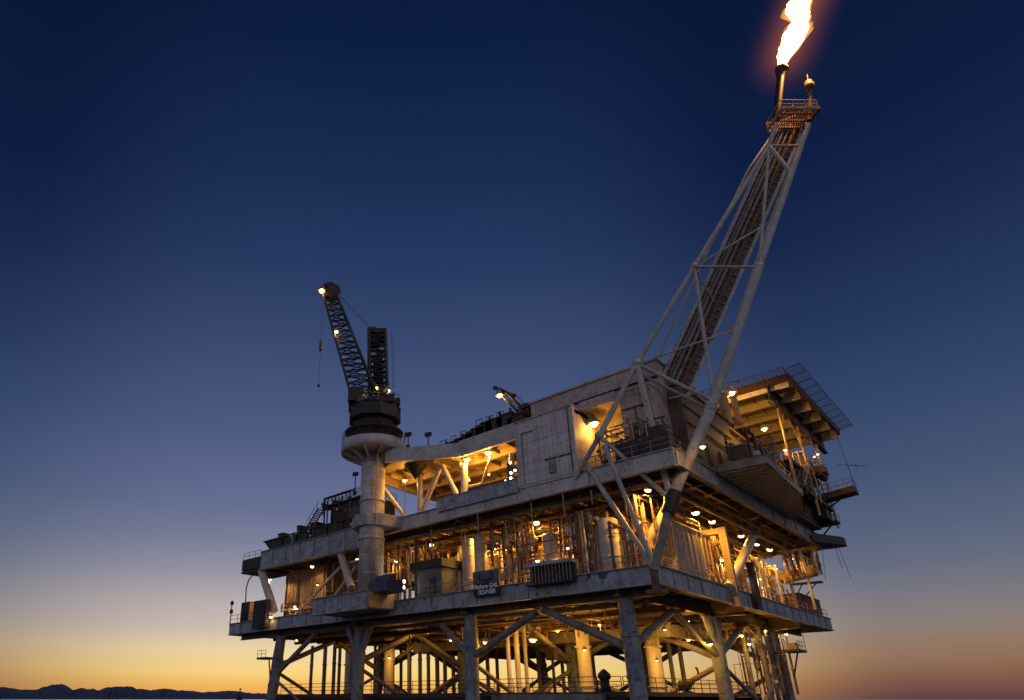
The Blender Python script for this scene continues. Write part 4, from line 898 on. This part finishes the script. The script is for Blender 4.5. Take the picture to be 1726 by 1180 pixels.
# ribbed overhanging deck below the quarters
rd = thing('ribbed_deck', (22, -5, 24.4), 'overhanging deck with closely ribbed underside outboard of the upper deck', 'deck')
MB().prism([(9.2, -3.7), (9.6, -8.0), (24, -7.2), (34, -5.0), (34, -3.7)], 24.75, 25.0).build('deck_plate', 'soffit', rd)
for k in range(20):
    x = 9.9 + k * 1.2; y_ = -7.8 if x < 22 else -7.4 + (x - 22) * .19; MB().ibeam((x, -3.6, 24.5), (x, y_, 24.5), .2, .5, .05).build('rib', 'soffit', rd)
MB().beam((9.5, -8.0, 24.7), (24, -7.25, 24.7), .2, .8).build('edge_beam', 'brace', rd); MB().beam((24, -7.25, 24.7), (34, -5.0, 24.7), .2, .8).build('edge_beam', 'rustpipe', rd); MB().beam((9.3, -3.7, 24.7), (9.6, -8.0, 24.7), .2, .8).build('edge_beam', 'brace', rd)
handrail([(9.8, -7.9, 25.0), (24, -7.2, 25.0), (33.8, -5.0, 25.0)], 'railing on the rim of the ribbed overhanging deck', 1.1, 'rail')
container('deck_cabin', (13, -5.6, 25.0), (17.5, -3.9, 27.8), 'quarters', 'small dark cabin on the ribbed overhang next to the lit doorway', 'rail', 'cabin')
container('deck_cabin', (19.5, -6.2, 25.0), (22.8, -4.2, 27.4), 'dark', 'low black store on the ribbed overhang at the foot of the stairs', 'dark', 'store')
stairs('outside_stairs', at(1287, 738, Y=-5.2), at(1312, 838, Y=-5.2), 1.8, 24, 'pipe', 'steep outside stairs dropping from the helicopter deck to the ribbed overhang')
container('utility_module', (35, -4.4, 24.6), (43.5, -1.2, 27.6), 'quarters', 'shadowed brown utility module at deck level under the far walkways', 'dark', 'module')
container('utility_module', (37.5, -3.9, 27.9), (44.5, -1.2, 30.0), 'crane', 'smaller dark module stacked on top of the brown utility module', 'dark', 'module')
container('deck_cabin', (23.5, -4.6, 25.05), (28, -3.3, 27.8), 'crane', 'dark narrow cabin squeezed behind the outside stairs', 'dark', 'cabin')
for (x0, x1, y0, z, lb) in ((34.5, 46, -6.0, 27.7, 'grated access platform at the foot of the stacked dark modules'), (30, 38, -5.6, 31.2, 'grated access platform partway up below the helicopter deck'), (22, 31, -5.0, 30.4, 'grated access platform beside the outside stairs')):
    t = thing('access_platform', ((x0 + x1) / 2, y0, z), lb, 'platform'); MB().box((x0, y0, z - .12), (x1, -1.3, z)).build('grating', 'grate', t)
    for xx in (x0, x1 - .15): MB().box((xx, y0, z - .45), (xx + .15, -1.3, z - .12)).build('bearer', 'quarters', t)
    MB().box((x0, y0, z - .45), (x1, y0 + .15, z - .12)).build('bearer', 'quarters', t)
    mb = MB(); n_ = int((x1 - x0) / 1.4)
    for zz in (.55, 1.1): mb.tube((x0, y0, z + zz), (x1, y0, z + zz), .035, 6)
    for k in range(n_ + 1): mb.tube((x0 + (x1 - x0) * k / n_, y0, z), (x0 + (x1 - x0) * k / n_, y0, z + 1.1), .035, 6)
    mb.build('guard_rail', 'rail', t)
stairs('outside_stairs', V((31, -5.9, 27.7)), V((36, -5.9, 31.2)), 1.0, 14, 'rail', 'short flight of stairs linking the two access platforms under the helicopter deck')
# cantilevered walkways and rafts at the far side
def cantil(px0, py0, px1, py1, X, w, h, mat, label, name='cantilever_walkway', rail=True):
    a, b = at(px0, py0, X=X), at(px1, py1, X=X); t = thing(name, a, label, 'walkway')
    MB().beam(a, b, w, h).build('deck_beam', mat, t)
    if rail:
        mb = MB(); nn = 8
        for s in (-w / 2, w / 2):
            for z in (.6, 1.1): mb.tube(a + V((s, 0, h / 2 + z)), b + V((s, 0, h / 2 + z)), .035, 6)
            for k in range(nn + 1): c = a.lerp(b, k / nn) + V((s, 0, h / 2)); mb.tube(c, c + uz * 1.1, .035, 6)
        mb.build('guard_rail', 'rail', t)
    for k in (.35, .8): c = a.lerp(b, k); MB().tube(c - uz * h / 2, a.lerp(b, max(0, k - .5)) - uz * 2.2, .1, 8).build('knee_brace', mat, t)
    return t
cantil(1318, 812, 1392, 792, 40, 2.4, 1.0, 'quarters', 'upper of the two cantilevered walkways beyond the outside stairs')
cantil(1336, 856, 1443, 826, 42, 2.2, .8, 'crane', 'longer lower cantilevered walkway reaching past the helicopter deck')
cantil(1318, 878, 1398, 868, 42, 3.0, 1.2, 'dark', 'dark thick ledge just above the far end of the upper deck', rail=False)
cantil(1352, 892, 1414, 880, 44, 1.6, .35, 'dark', 'small dark railed perch at the far end of the upper deck')
for k, (px, py, l) in enumerate(((1385, 803, 'round raft canister slung under the upper cantilevered walkway'), (1372, 812, 'second raft canister nearer the quarters under the walkway'))):
    c = at(px, py, X=40); single('raft_canister', MB().tube(c - V((.9, 0, 0)), c + V((.9, 0, 0)), .5, 16).ball(c - V((.9, 0, 0)), .5).ball(c + V((.9, 0, 0)), .5), 'dark', c, l, 'life raft')
t = thing('far_column', (48.2, -1.5, 18), 'black sheeted column hanging below the far end of the upper deck', 'column')
pa, pb = at(1358, 915, X=47), at(1376, 970, X=47)
MB().box((46.6, pb.y, pb.z), (47.8, pa.y + .6, 22.8)).build('sheeting', 'dark', t)
manifold(38, 46, -3, 2, 25.5, 33, 50, 31, 'confused pipes frames and rods between the quarters and the far walkways', ('rustpipe', 'rail', 'pipe', 'crane', 'rustpipe'))
manifold(40, 47, -3, .5, 19, 22.6, 22, 32, 'rods and pipes under the far end of the upper deck')
a, b = at(1411, 736, X=45), at(1447, 835, X=45)
t = thing('whip_antenna', b, 'long thin whip antenna with a crossed aerial beyond the helicopter deck corner', 'antenna')
MB().tube(b, a, .05, 8, .025).build('mast', 'net', t); MB().tube(at(1412, 783, X=45), at(1460, 786, X=45), .04, 6).tube(at(1425, 778, X=45), at(1432, 790, X=45), .03, 6).tube(at(1440, 779, X=45), at(1446, 791, X=45), .03, 6).build('crossarm', 'net', t)
for k, (p, q) in enumerate((((1386, 925), (1392, 978)), ((1406, 918), (1420, 958)), ((1412, 918), (1434, 974)))):
    single('hanging_rope', MB().tube(at(*p, X=45), at(*q, X=45), .03, 6), 'net', at(*q, X=45), 'faint thin rope hanging below the far outrigger of the upper deck', 'rope', 'ropes below the far outrigger')

# ------------------------------------------------------------------ lamp masts, small masts, stay
for (px, py0, py1, X, lb) in ((598, 834, 800, .8, 'thin mast with a floodlight head on the cabin roof by the crane column'), (722, 757, 733, -.6, 'short double floodlight mast on the roof fascia beam'), (688, 757, 733, -1.6, 'floodlight head on a short mast close to the crane gallery')):
    a, b = at(px, py0, X=X), at(px, py1, X=X); b = V((a.x, a.y, b.z)); t = thing('flood_mast', a, lb, 'mast')
    MB().tube(a, b, .07, 8).build('pole', 'dark', t); MB().beam(b + V((0, -.45, 0)), b + V((0, .45, .1)), .35, .5).build('lamp_head', 'dark', t); MB().box(a + V((-.2, -.2, 0)), a + V((.2, .2, .5))).build('base_box', 'dark', t)
t = thing('marker_buoy', (0, 0, 0), 'small dark lattice topped buoy on the sea far off near the ridge', 'buoy')
bp_ = at(404, 1172, fw=260); t.location = (bp_.x, bp_.y, 0)
MB().lathe((bp_.x, bp_.y, 0), [(0, -.4), (2.2, -.4), (2.4, .2), (2.2, 1.2), (1.4, 1.8), (1.0, 4.6), (.9, 5.4), (0, 5.5)], 20).build('float', 'dark', t); MB().tube((bp_.x, bp_.y, 5.4), (bp_.x, bp_.y, 7.6), .18, 8).ball((bp_.x, bp_.y, 7.4), .35).build('lantern_staff', 'dark', t)
# person-sized gauge standing by the corner leg: a bollard on the low walkway
c = at(1022, 1172, X=4.4)
single('mooring_bollard', MB().lathe((c.x, c.y, 4.6), [(0, 0), (.55, 0), (.42, .5), (.42, 1.0), (.6, 1.2), (.6, 1.5), (.2, 1.9), (0, 2.0)], 20), 'dark', (c.x, c.y, 4.6), 'squat black bollard on the low walkway beside the corner leg', 'bollard')
c = at(1152, 1140, X=22)
t = thing('hose_reel', (c.x, c.y, 4.6), 'small reel with curled hose silhouetted on the low walkway', 'reel')
MB().tube((c.x, c.y - .6, 5.4), (c.x, c.y + .6, 5.4), .5, 16).build('drum', 'dark', t); MB().beam((c.x, c.y, 4.6), (c.x, c.y, 5.2), .3, .8).build('stand', 'dark', t)
MB().poly([(c.x, c.y - .8, 5.4), (c.x, c.y - 1.3, 6.1), (c.x, c.y - 1.7, 6.5), (c.x, c.y - 1.65, 7.0), (c.x, c.y - 1.5, 7.2)], .12, 8).build('hose', 'dark', t)
c = at(932, 1120, X=15)
t = thing('junction_box', (c.x, c.y, 4.6), 'dark junction box on a post silhouetted against the yellow glow', 'box')
MB().box((c.x - .5, c.y - .6, 8.2), (c.x + .5, c.y + .6, 9.6)).build('case', 'dark', t); MB().beam((c.x, c.y, 4.6), (c.x, c.y, 8.2), .25, .25).build('post', 'dark', t)
# ledges on the outer legs
for (px, py, X, lb) in ((447, 1110, 2, 'small railed ledge on the outer side of the far end leg'),):
    c = at(px, py, X=X); t = thing('leg_ledge', c, lb, 'platform'); MB().box(c + V((-.8, -1.2, -.15)), c + V((.8, 1.0, .15))).build('floor', 'dark', t); MB().poly([c + V((0, -1, -.1)), c + V((0, -1.6, -2.6))], .1, 8).build('brace', 'dark', t)
    mb = MB()
    for z in (.6, 1.1): mb.tube(c + V((-.7, -1.1, z)), c + V((-.7, 1, z)), .035, 6)
    for yy in (-1.1, 0, 1): mb.tube(c + V((-.7, yy, .1)), c + V((-.7, yy, 1.1)), .035, 6)
    mb.build('guard_rail', 'dark', t)
c = at(1340, 1098, Y=1.0); t = thing('leg_ledge', c, 'cluttered railed ledge beside the outermost battered leg', 'platform')
MB().box(c + V((-2, -1, -.15)), c + V((1.3, 1, .15))).build('floor', 'dark', t); MB().poly([c + V((1, 0, -.1)), c + V((-1.6, .3, -3))], .1, 8).build('brace', 'dark', t)
mb = MB()
for z in (.6, 1.1): mb.tube(c + V((-2, -.95, z)), c + V((1.3, -.95, z)), .04, 6)
for x in (-2, -1, 0, 1.25): mb.tube(c + V((x, -.95, .1)), c + V((x, -.95, 1.9 if x > 1 else 1.1)), .04, 6)
mb.build('guard_rail', 'rail', t)
MB().box(c + V((-.6, -.4, .15)), c + V((.7, .6, 1.0))).build('locker', 'orange', t)

# ------------------------------------------------------------------ lamps
LIGHTK = 1.0
def point(parent, loc, power, col, rad=.25):
    L_ = bpy.data.lights.new('lamp_light', 'POINT'); L_.energy = power * LIGHTK; L_.color = col; L_.shadow_soft_size = rad
    o = bpy.data.objects.new('lamp_light', L_); COL.objects.link(o); o.parent = parent; o.location = loc; return o
def spot(parent, loc, power, col):
    L_ = bpy.data.lights.new('lamp_light', 'SPOT'); L_.energy = power * LIGHTK; L_.color = col; L_.shadow_soft_size = .2; L_.spot_size = math.radians(168); L_.spot_blend = .35
    o = bpy.data.objects.new('lamp_light', L_); COL.objects.link(o); o.parent = parent; o.location = loc; return o
SOD = (1.0, .45, .05); WARM = (1.0, .52, .13)
def base_dome():
    t = bpy.data.objects.new('dome_lamp', None); COL.objects.link(t)
    MB().lathe((0, 0, 0), [(0, .42), (.12, .42), (.16, .25), (.36, .12), (.38, .02), (.34, .02)], 18).build('housing', 'rail', t)
    MB().lathe((0, 0, 0), [(.33, .02), (.31, -.10), (.22, -.2), (0, -.25)], 18).build('diffuser', BULBD, t)
    MB().tube((0, 0, .4), (0, 0, .8), .05, 8).build('stem', 'rail', t)
    return t
def base_flood():
    t = bpy.data.objects.new('floodlight', None); COL.objects.link(t)
    MB().lathe((0, 0, 0), [(0, .5), (.2, .48), (.3, .25), (.42, .02), (.44, -.12), (.40, -.12)], 18).build('housing', 'rail', t)
    MB().ball((0, 0, -.12), .27, 8, 16, .8).build('bulb', BULB, t)
    MB().beam((0, 0, .42), (.25, 0, .9), .08, .08).build('bracket', 'rail', t)
    return t
protos = {}
def lamp(kind, loc, label, power, col=SOD, scale=1.0, group=None, drop=.55):
    first = kind not in protos
    if first: protos[kind] = base_dome() if kind == 'dome' else base_flood()
    o = protos[kind] if first else None
    if not first: o = copy_tree_mesh(protos[kind])
    k_ = .86 + .3 * ((loc.x * 7.13 + loc.y * 3.77 + loc.z) % 1.0); o.location = loc; o.scale = (scale * k_, scale * k_, scale * k_ * 1.05); o.rotation_euler = (.12 * math.sin(loc.x * 5), .12 * math.cos(loc.y * 7), loc.x)
    tag(o, label, 'lamp', group)
    if power and kind == 'dome': spot(o, (0, 0, -.32), power * 3.1, col)
    elif power: point(o, (0, 0, -drop), power, col, .22)
    return o
def copy_tree_mesh(o):
    c = o.copy(); COL.objects.link(c)
    for ch in o.children:
        if ch.type == 'MESH': k = ch.copy(); COL.objects.link(k); k.parent = c
    return c
for px, py, X, pw, lb in ((748, 925, 9, 700, 'added fill lamp deep behind the dark topped container'), (850, 915, 10, 700, 'added fill lamp deep behind the signboard columns'), (878, 930, 7, 500, 'added fill lamp behind the pipes left of the domed tank and above the basket'), (985, 905, 9, 700, 'added fill lamp deep behind the fat pale tank'), (1075, 905, 8, 500, 'added fill lamp behind the crossed feet of the flare boom'),
                          (690, 930, 5, 400, 'added fill lamp in the pipes right beside the crane column'), (535, 985, 1.8, 140, 'added fill lamp low on the corrugated cabin front under the far wing')):
    lamp('flood', at(px, py, X=X), lb, pw, SOD, .55, 'added fill lamps in the pipework', .5)  # hidden fill lamps, added for an even amber glow through the pipework
for px, py, Y, pw, lb in ((1190, 925, 5, 500, 'added fill lamp behind the amber ribbed room'), (1262, 940, 5, 600, 'added fill lamp behind the leaning yellow tube'), (1308, 958, 4.5, 500, 'added fill lamp in the rods short of the orange horizontal tank'), (1345, 948, 4, 300, 'added fill lamp just above the orange horizontal tank')):
    lamp('flood', at(px, py, Y=Y), lb, pw, SOD, .55, 'added fill lamps in the pipework', .5)  # more added fill lamps, brightening the pipes on the other face
for px, py, X, pw, lb in ((700, 1062, 10, 500, 'added fill lamp under the lowest deck between the mottled leg and the next'), (760, 1078, 16, 450, 'added fill lamp under the lowest deck behind the single strut'), (860, 1050, 14, 450, 'added fill lamp high among the beams beneath the signboard'), (940, 1062, 16, 600, 'added fill lamp under the lowest deck beside the brace apex'), (1010, 1052, 12, 500, 'added fill lamp among the beams close to the corner leg'), (1120, 1060, 18, 600, 'added fill lamp under the lowest deck right of the corner leg'), (1160, 1078, 26, 500, 'added fill lamp beneath the deck short of the splayed legs'), (1290, 1062, 36, 400, 'added fill lamp beneath the deck near the outermost legs'), (560, 1072, 14, 250, 'added fill lamp under the far part of the lowest deck'), (500, 1078, 8, 160, 'added fill lamp inside the far end leg under the deck')):
    lamp('flood', at(px, py, X=X), lb, pw * .5, SOD, .55, 'added fill lamps under the lowest deck', .5)  # fill lamps added to brighten the space below the lowest deck
G = 'round downlights under the upper deck'
for px, py, pw, lb in ((1092, 826, 1000, 'round downlight between the boom members near the corner'), (1172, 864, 1000, 'first round downlight past the boom joint'), (1200, 879, 1000, 'second round downlight past the boom joint, above the yellow frame'),
                       (1249, 903, 1200, 'round downlight over the leaning yellow tube'), (1276, 917, 900, 'round downlight just past the leaning yellow tube'), (1297, 926, 800, 'round downlight beyond the yellow tube, before the sky gap'), (1332, 942, 800, 'last round downlight toward the orange horizontal tank'),
                       (904, 881, 900, 'round downlight above the domed yellow tank'), (811, 901, 900, 'round downlight over the tall columns behind the signboard'), (727, 918, 700, 'round downlight above the dark topped container')):
    lamp('dome', at(px, py, Z=21.9), lb, pw, SOD, 1.0, G)
S2 = 'small lamps in the pipework'
for px, py, X, pw, lb in ((942, 882, 8, 250, 'small pale lamp under the beams beside the domed tank'), (958, 924, 4, 300, 'small pale lamp low in the pipes past the domed tank'), (906, 945, .8, 250, 'small pale lamp just over the basket cover'), (833, 926, 6, 250, 'small orange lamp in the pipes behind the signboard'),
                          (851, 926, 6, 250, 'small orange lamp beside the upper end of the strut'), (668, 945, 3, 350, 'small lamp in the pipes past the crane column'), (1105, 958, 3, 120, 'tiny lamp at the foot of the boom'), (1075, 880, 3, 150, 'small lamp behind the crossing boom braces'),
                          (602, 943, 1.5, 400, 'lamp glowing between the crane column and the short strut'), (455, 977, 1.2, 700, 'lamp beside the yellow strut at the far end of the deck'), (526, 955, 1.5, 120, 'tiny white lamp under the far wing girder'), (540, 1014, 1.4, 90, 'tiny white lamp low before the corrugated cabin'),
                          (497, 1022, 2.0, 200, 'low lamp lighting pumps before the corrugated cabin'), (457, 1040, -.3, 20, 'tiny lamp on the girder near the black cabinet'), (1279, 976, 27, 250, 'small bright lamp near the black duct'), (1216, 944, 19, 250, 'bright lamp cluster behind the yellow frame')):
    p = at(px, py, Y=0.9) if px > 1150 else at(px, py, X=X); lamp('dome', p, lb, pw, WARM, .72, S2, .5)
FG = 'floodlights'
for px, py, kw, pw, sc_, lb in ((787, 773, dict(X=1.2), 1300, 1.0, 'bright floodlight at the top of the lit post in the open bay'), (823, 762, dict(X=1.4), 1500, 1.15, 'brightest floodlight at the ceiling edge of the open bay'), (682, 809, dict(X=1.2), 900, .8, 'floodlight on a thin post in the bay beside the crane column'),
                                (777, 781, dict(X=1.3), 60, .5, 'tiny lamp attached to the lit post in the open bay'), (824, 799, dict(X=5), 500, .5, 'small lamp deep in the open bay'), (789, 808, dict(X=2.6), 700, .6, 'lower lamp behind the lit post of the open bay'), (1000, 712, dict(X=2.6), 330, 1.35, 'dazzling floodlight under the canopy beside the flare boom'),
                                (1232, 660, dict(Z=38.3), 900, 1.3, 'bright floodlight at the near corner of the helicopter deck'), (1288, 722, dict(Y=-4.2), 900, 1.0, 'floodlight at the head of the outside stairs'), (1209, 678, dict(Y=-4.5), 20, .5, 'tiny white lamp beside the boom chord at the quarters'), (1324, 757, dict(Y=-4.5), 500, .8, 'white lamp under the far end of the helicopter deck'),
                                (1305, 801, dict(Y=-6.4), 300, .7, 'small lamp at the foot of the outside stairs'), (1184, 752, dict(Y=-5.6), 160, .7, 'lamp behind the thick boom chord by the small cabin'),
                                (1372, 770, dict(X=44), 60, .5, 'small lamp on the far walkway'),
                                (818, 1081, dict(X=3.5), 350, .9, 'lamp beside the second leg under the lowest deck'), (898, 1076, dict(X=8), 800, 1.1, 'bright lamp under the middle of the lowest deck'), (985, 1094, dict(X=14.6), 700, .7, 'lamp shining on the yellow caisson under the corner'), (1196, 1083, dict(X=18), 550, .9, 'lamp next to the splayed legs under the lowest deck'),
                                (656, 1108, dict(X=17.5), 500, .5, 'lamp over the glowing caisson among the dark conductor pipes'), (1107, 1112, dict(X=21), 500, .5, 'lamp over the short lit caisson past the corner leg'), (1250, 1070, dict(X=30), 300, .6, 'small lamp beyond the splayed legs'), (1262, 1084, dict(X=34), 400, .8, 'white lamp between the splayed and the outermost legs'), (1325, 1068, dict(X=44), 200, .6, 'small lamp under the far corner of the lowest deck'), (960, 1008, dict(X=6), 350, .5, 'lamp tucked up among the deck beams near the corner'), (1160, 1046, dict(X=20), 300, .5, 'lamp tucked among deck beams before the splayed legs')):
    lamp('flood', at(px, py, **kw), lb, pw, SOD, sc_, FG, .5)
for px, py, fw, pw, sc_, lb in ((543, 489, 73.2, 120, 1.35, 'lamp at the tip of the big crane boom'), (567, 558, 73.6, 90, 1.0, 'lamp halfway down the big crane boom'), (634, 653, 75.2, 45, .9, 'lamp at the foot of the crane mast'), (654, 657, 75.6, 60, 1.0, 'lamp on the outer corner of the crane house'), (613, 664, 74.6, 10, .4, 'tiny lamp beside the crane cab')):
    lamp('flood', D(px, py, fw), lb, pw, WARM, sc_, FG, .5)
lamp('flood', at(1363, 899, X=43), 'white lamp under the dark ledge at the far end of the upper deck', 160, WARM, .8, FG)
lamp('flood', at(1378, 765, X=44), 'tiny lamp over the upper cantilevered walkway', 90, WARM, .45, FG)
lamp('flood', at(842, 665, X=5.0), 'bright lamp hanging from the small roof crane boom', 300, WARM, 1.2, FG)
t = thing('indicator_lights', at(675, 988, X=-.4), 'cluster of five small white lights beside the crane column base', 'lights')
for px, py in ((668, 983), (675, 981), (681, 980), (674, 990), (680, 990)): MB().ball(at(px, py, X=-.4), .17).build('bulb', BULBW, t)
MB().box(at(682, 978, X=-.3), at(666, 992, X=-.2)).build('back_plate', 'dark', t)
t = thing('indicator_lights', at(862, 787, X=.3), 'column of small white lights at the end of the panelled wall', 'lights')
for px, py in ((860, 780), (868, 793), (861, 797), (861, 806), (852, 811)): MB().ball(at(px, py, X=.3), .12).build('bulb', BULBW, t)
MB().box(at(866, 776, X=.4), at(857, 812, X=.5)).build('back_plate', 'dark', t)
point(fl, rv * 3.6 + uz * 3.2 - hv * 1.6, 24000, (1.0, .40, .09), .7)

# ------------------------------------------------------------------ world: dusk sky
w = bpy.data.worlds.new('World'); S.world = w; w.use_nodes = True; nt = w.node_tree; L = nt.links.new
bg = nt.nodes['Background']; tc = nt.nodes.new('ShaderNodeTexCoord'); sep = nt.nodes.new('ShaderNodeSeparateXYZ'); L(tc.outputs['Generated'], sep.inputs[0])
def math_(op, a, b=None, c=None):
    n = nt.nodes.new('ShaderNodeMath'); n.operation = op
    for i, v in enumerate((a, b, c)):
        if v is None: continue
        if isinstance(v, (int, float)): n.inputs[i].default_value = v
        else: L(v, n.inputs[i])
    return n.outputs[0]
el = math_('DIVIDE', math_('ARCSINE', sep.outputs[2]), math.pi / 2)       # 0 horizon .. 1 zenith
def lin(c): return tuple(((x / 255) / 12.92 if x <= 10 else (((x / 255) + .055) / 1.055) ** 2.4) for x in c)
def sky(stops):
    r = ramp(nt, [(max(0, e / 90), lin(c)) for e, c in stops]); L(el, r.inputs['Fac']); return r.outputs[0]
glow = sky([(0, (240, 160, 80)), (1, (246, 186, 96)), (2, (252, 214, 128)), (3.7, (240, 214, 166)), (5.4, (208, 191, 178)), (7.2, (190, 178, 176)), (10.1, (150, 149, 163)), (12.6, (124, 128, 154)), (15.4, (104, 113, 148)), (22, (79, 93, 132)), (30, (58, 74, 113)), (37, (40, 58, 97)), (44, (26, 45, 83)), (54, (12, 30, 65)), (64, (6, 20, 47))])
side = sky([(0, (92, 66, 70)), (1.2, (130, 88, 74)), (2.3, (146, 110, 86)), (3.6, (146, 121, 103)), (4.9, (138, 126, 120)), (7, (119, 118, 128)), (8.9, (101, 108, 128)), (11.5, (85, 98, 125)), (15.3, (68, 84, 116)), (21, (51, 70, 106)), (26.5, (37, 55, 91)), (33.6, (22, 39, 74)), (40, (14, 29, 63)), (48, (11, 25, 57)), (60, (7, 19, 46))])
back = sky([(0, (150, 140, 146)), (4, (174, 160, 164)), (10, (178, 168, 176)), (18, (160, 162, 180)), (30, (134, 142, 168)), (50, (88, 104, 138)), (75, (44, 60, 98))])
sd = ray(660, 1178); sd = V((sd.x, sd.y, 0)).normalized()
cb = nt.nodes.new('ShaderNodeCombineXYZ'); L(sep.outputs[0], cb.inputs[0]); L(sep.outputs[1], cb.inputs[1])
nv = nt.nodes.new('ShaderNodeVectorMath'); nv.operation = 'NORMALIZE'; L(cb.outputs[0], nv.inputs[0])
dp = nt.nodes.new('ShaderNodeVectorMath'); dp.operation = 'DOT_PRODUCT'; dp.inputs[1].default_value = sd; L(nv.outputs[0], dp.inputs[0])
def smooth(v, a, b):
    n = nt.nodes.new('ShaderNodeMapRange'); n.interpolation_type = 'SMOOTHSTEP'; n.inputs['From Min'].default_value = a; n.inputs['From Max'].default_value = b; L(v, n.inputs['Value']); return n.outputs[0]
def mixc(f, a, b):
    n = nt.nodes.new('ShaderNodeMix'); n.data_type = 'RGBA'; L(f, n.inputs['Factor']); L(a, n.inputs['A']); L(b, n.inputs['B']); return n.outputs['Result']
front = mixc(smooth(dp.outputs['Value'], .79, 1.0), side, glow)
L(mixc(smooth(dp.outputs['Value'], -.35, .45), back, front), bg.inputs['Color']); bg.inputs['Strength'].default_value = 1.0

# last of the sunset: a weak warm sun right on the horizon behind the platform
sl = bpy.data.lights.new('sun', 'SUN'); sl.energy = .12; sl.angle = math.radians(4); sl.color = (1, .6, .3)
so = bpy.data.objects.new('sun', sl); COL.objects.link(so); so.rotation_euler = (-(sd + uz * .02)).to_track_quat('-Z', 'Y').to_euler()

# ------------------------------------------------------------------ camera
cd = bpy.data.cameras.new('camera'); co = bpy.data.objects.new('camera', cd); COL.objects.link(co)
fwd = ct * hv + st * uz; upc = ct * uz - st * hv
co.matrix_world = Matrix(((rv.x, upc.x, -fwd.x, CAM.x), (rv.y, upc.y, -fwd.y, CAM.y), (rv.z, upc.z, -fwd.z, CAM.z), (0, 0, 0, 1)))
cd.sensor_width = 36; cd.sensor_fit = 'HORIZONTAL'; cd.lens = F / PW * 36; cd.shift_x = (PW / 2 - PX) / PW; cd.shift_y = (PY - PH / 2) / PW
cd.clip_start = .5; cd.clip_end = 80000
S.camera = co
S.view_settings.view_transform = 'Standard'; S.view_settings.look = 'None'; S.view_settings.exposure = 0; S.view_settings.gamma = 1
S.cycles.use_denoising = True
try: S.cycles.denoiser = 'OPENIMAGEDENOISE'
except Exception: pass
S.cycles.max_bounces = 6; S.cycles.sample_clamp_indirect = 4; S.cycles.use_light_tree = True
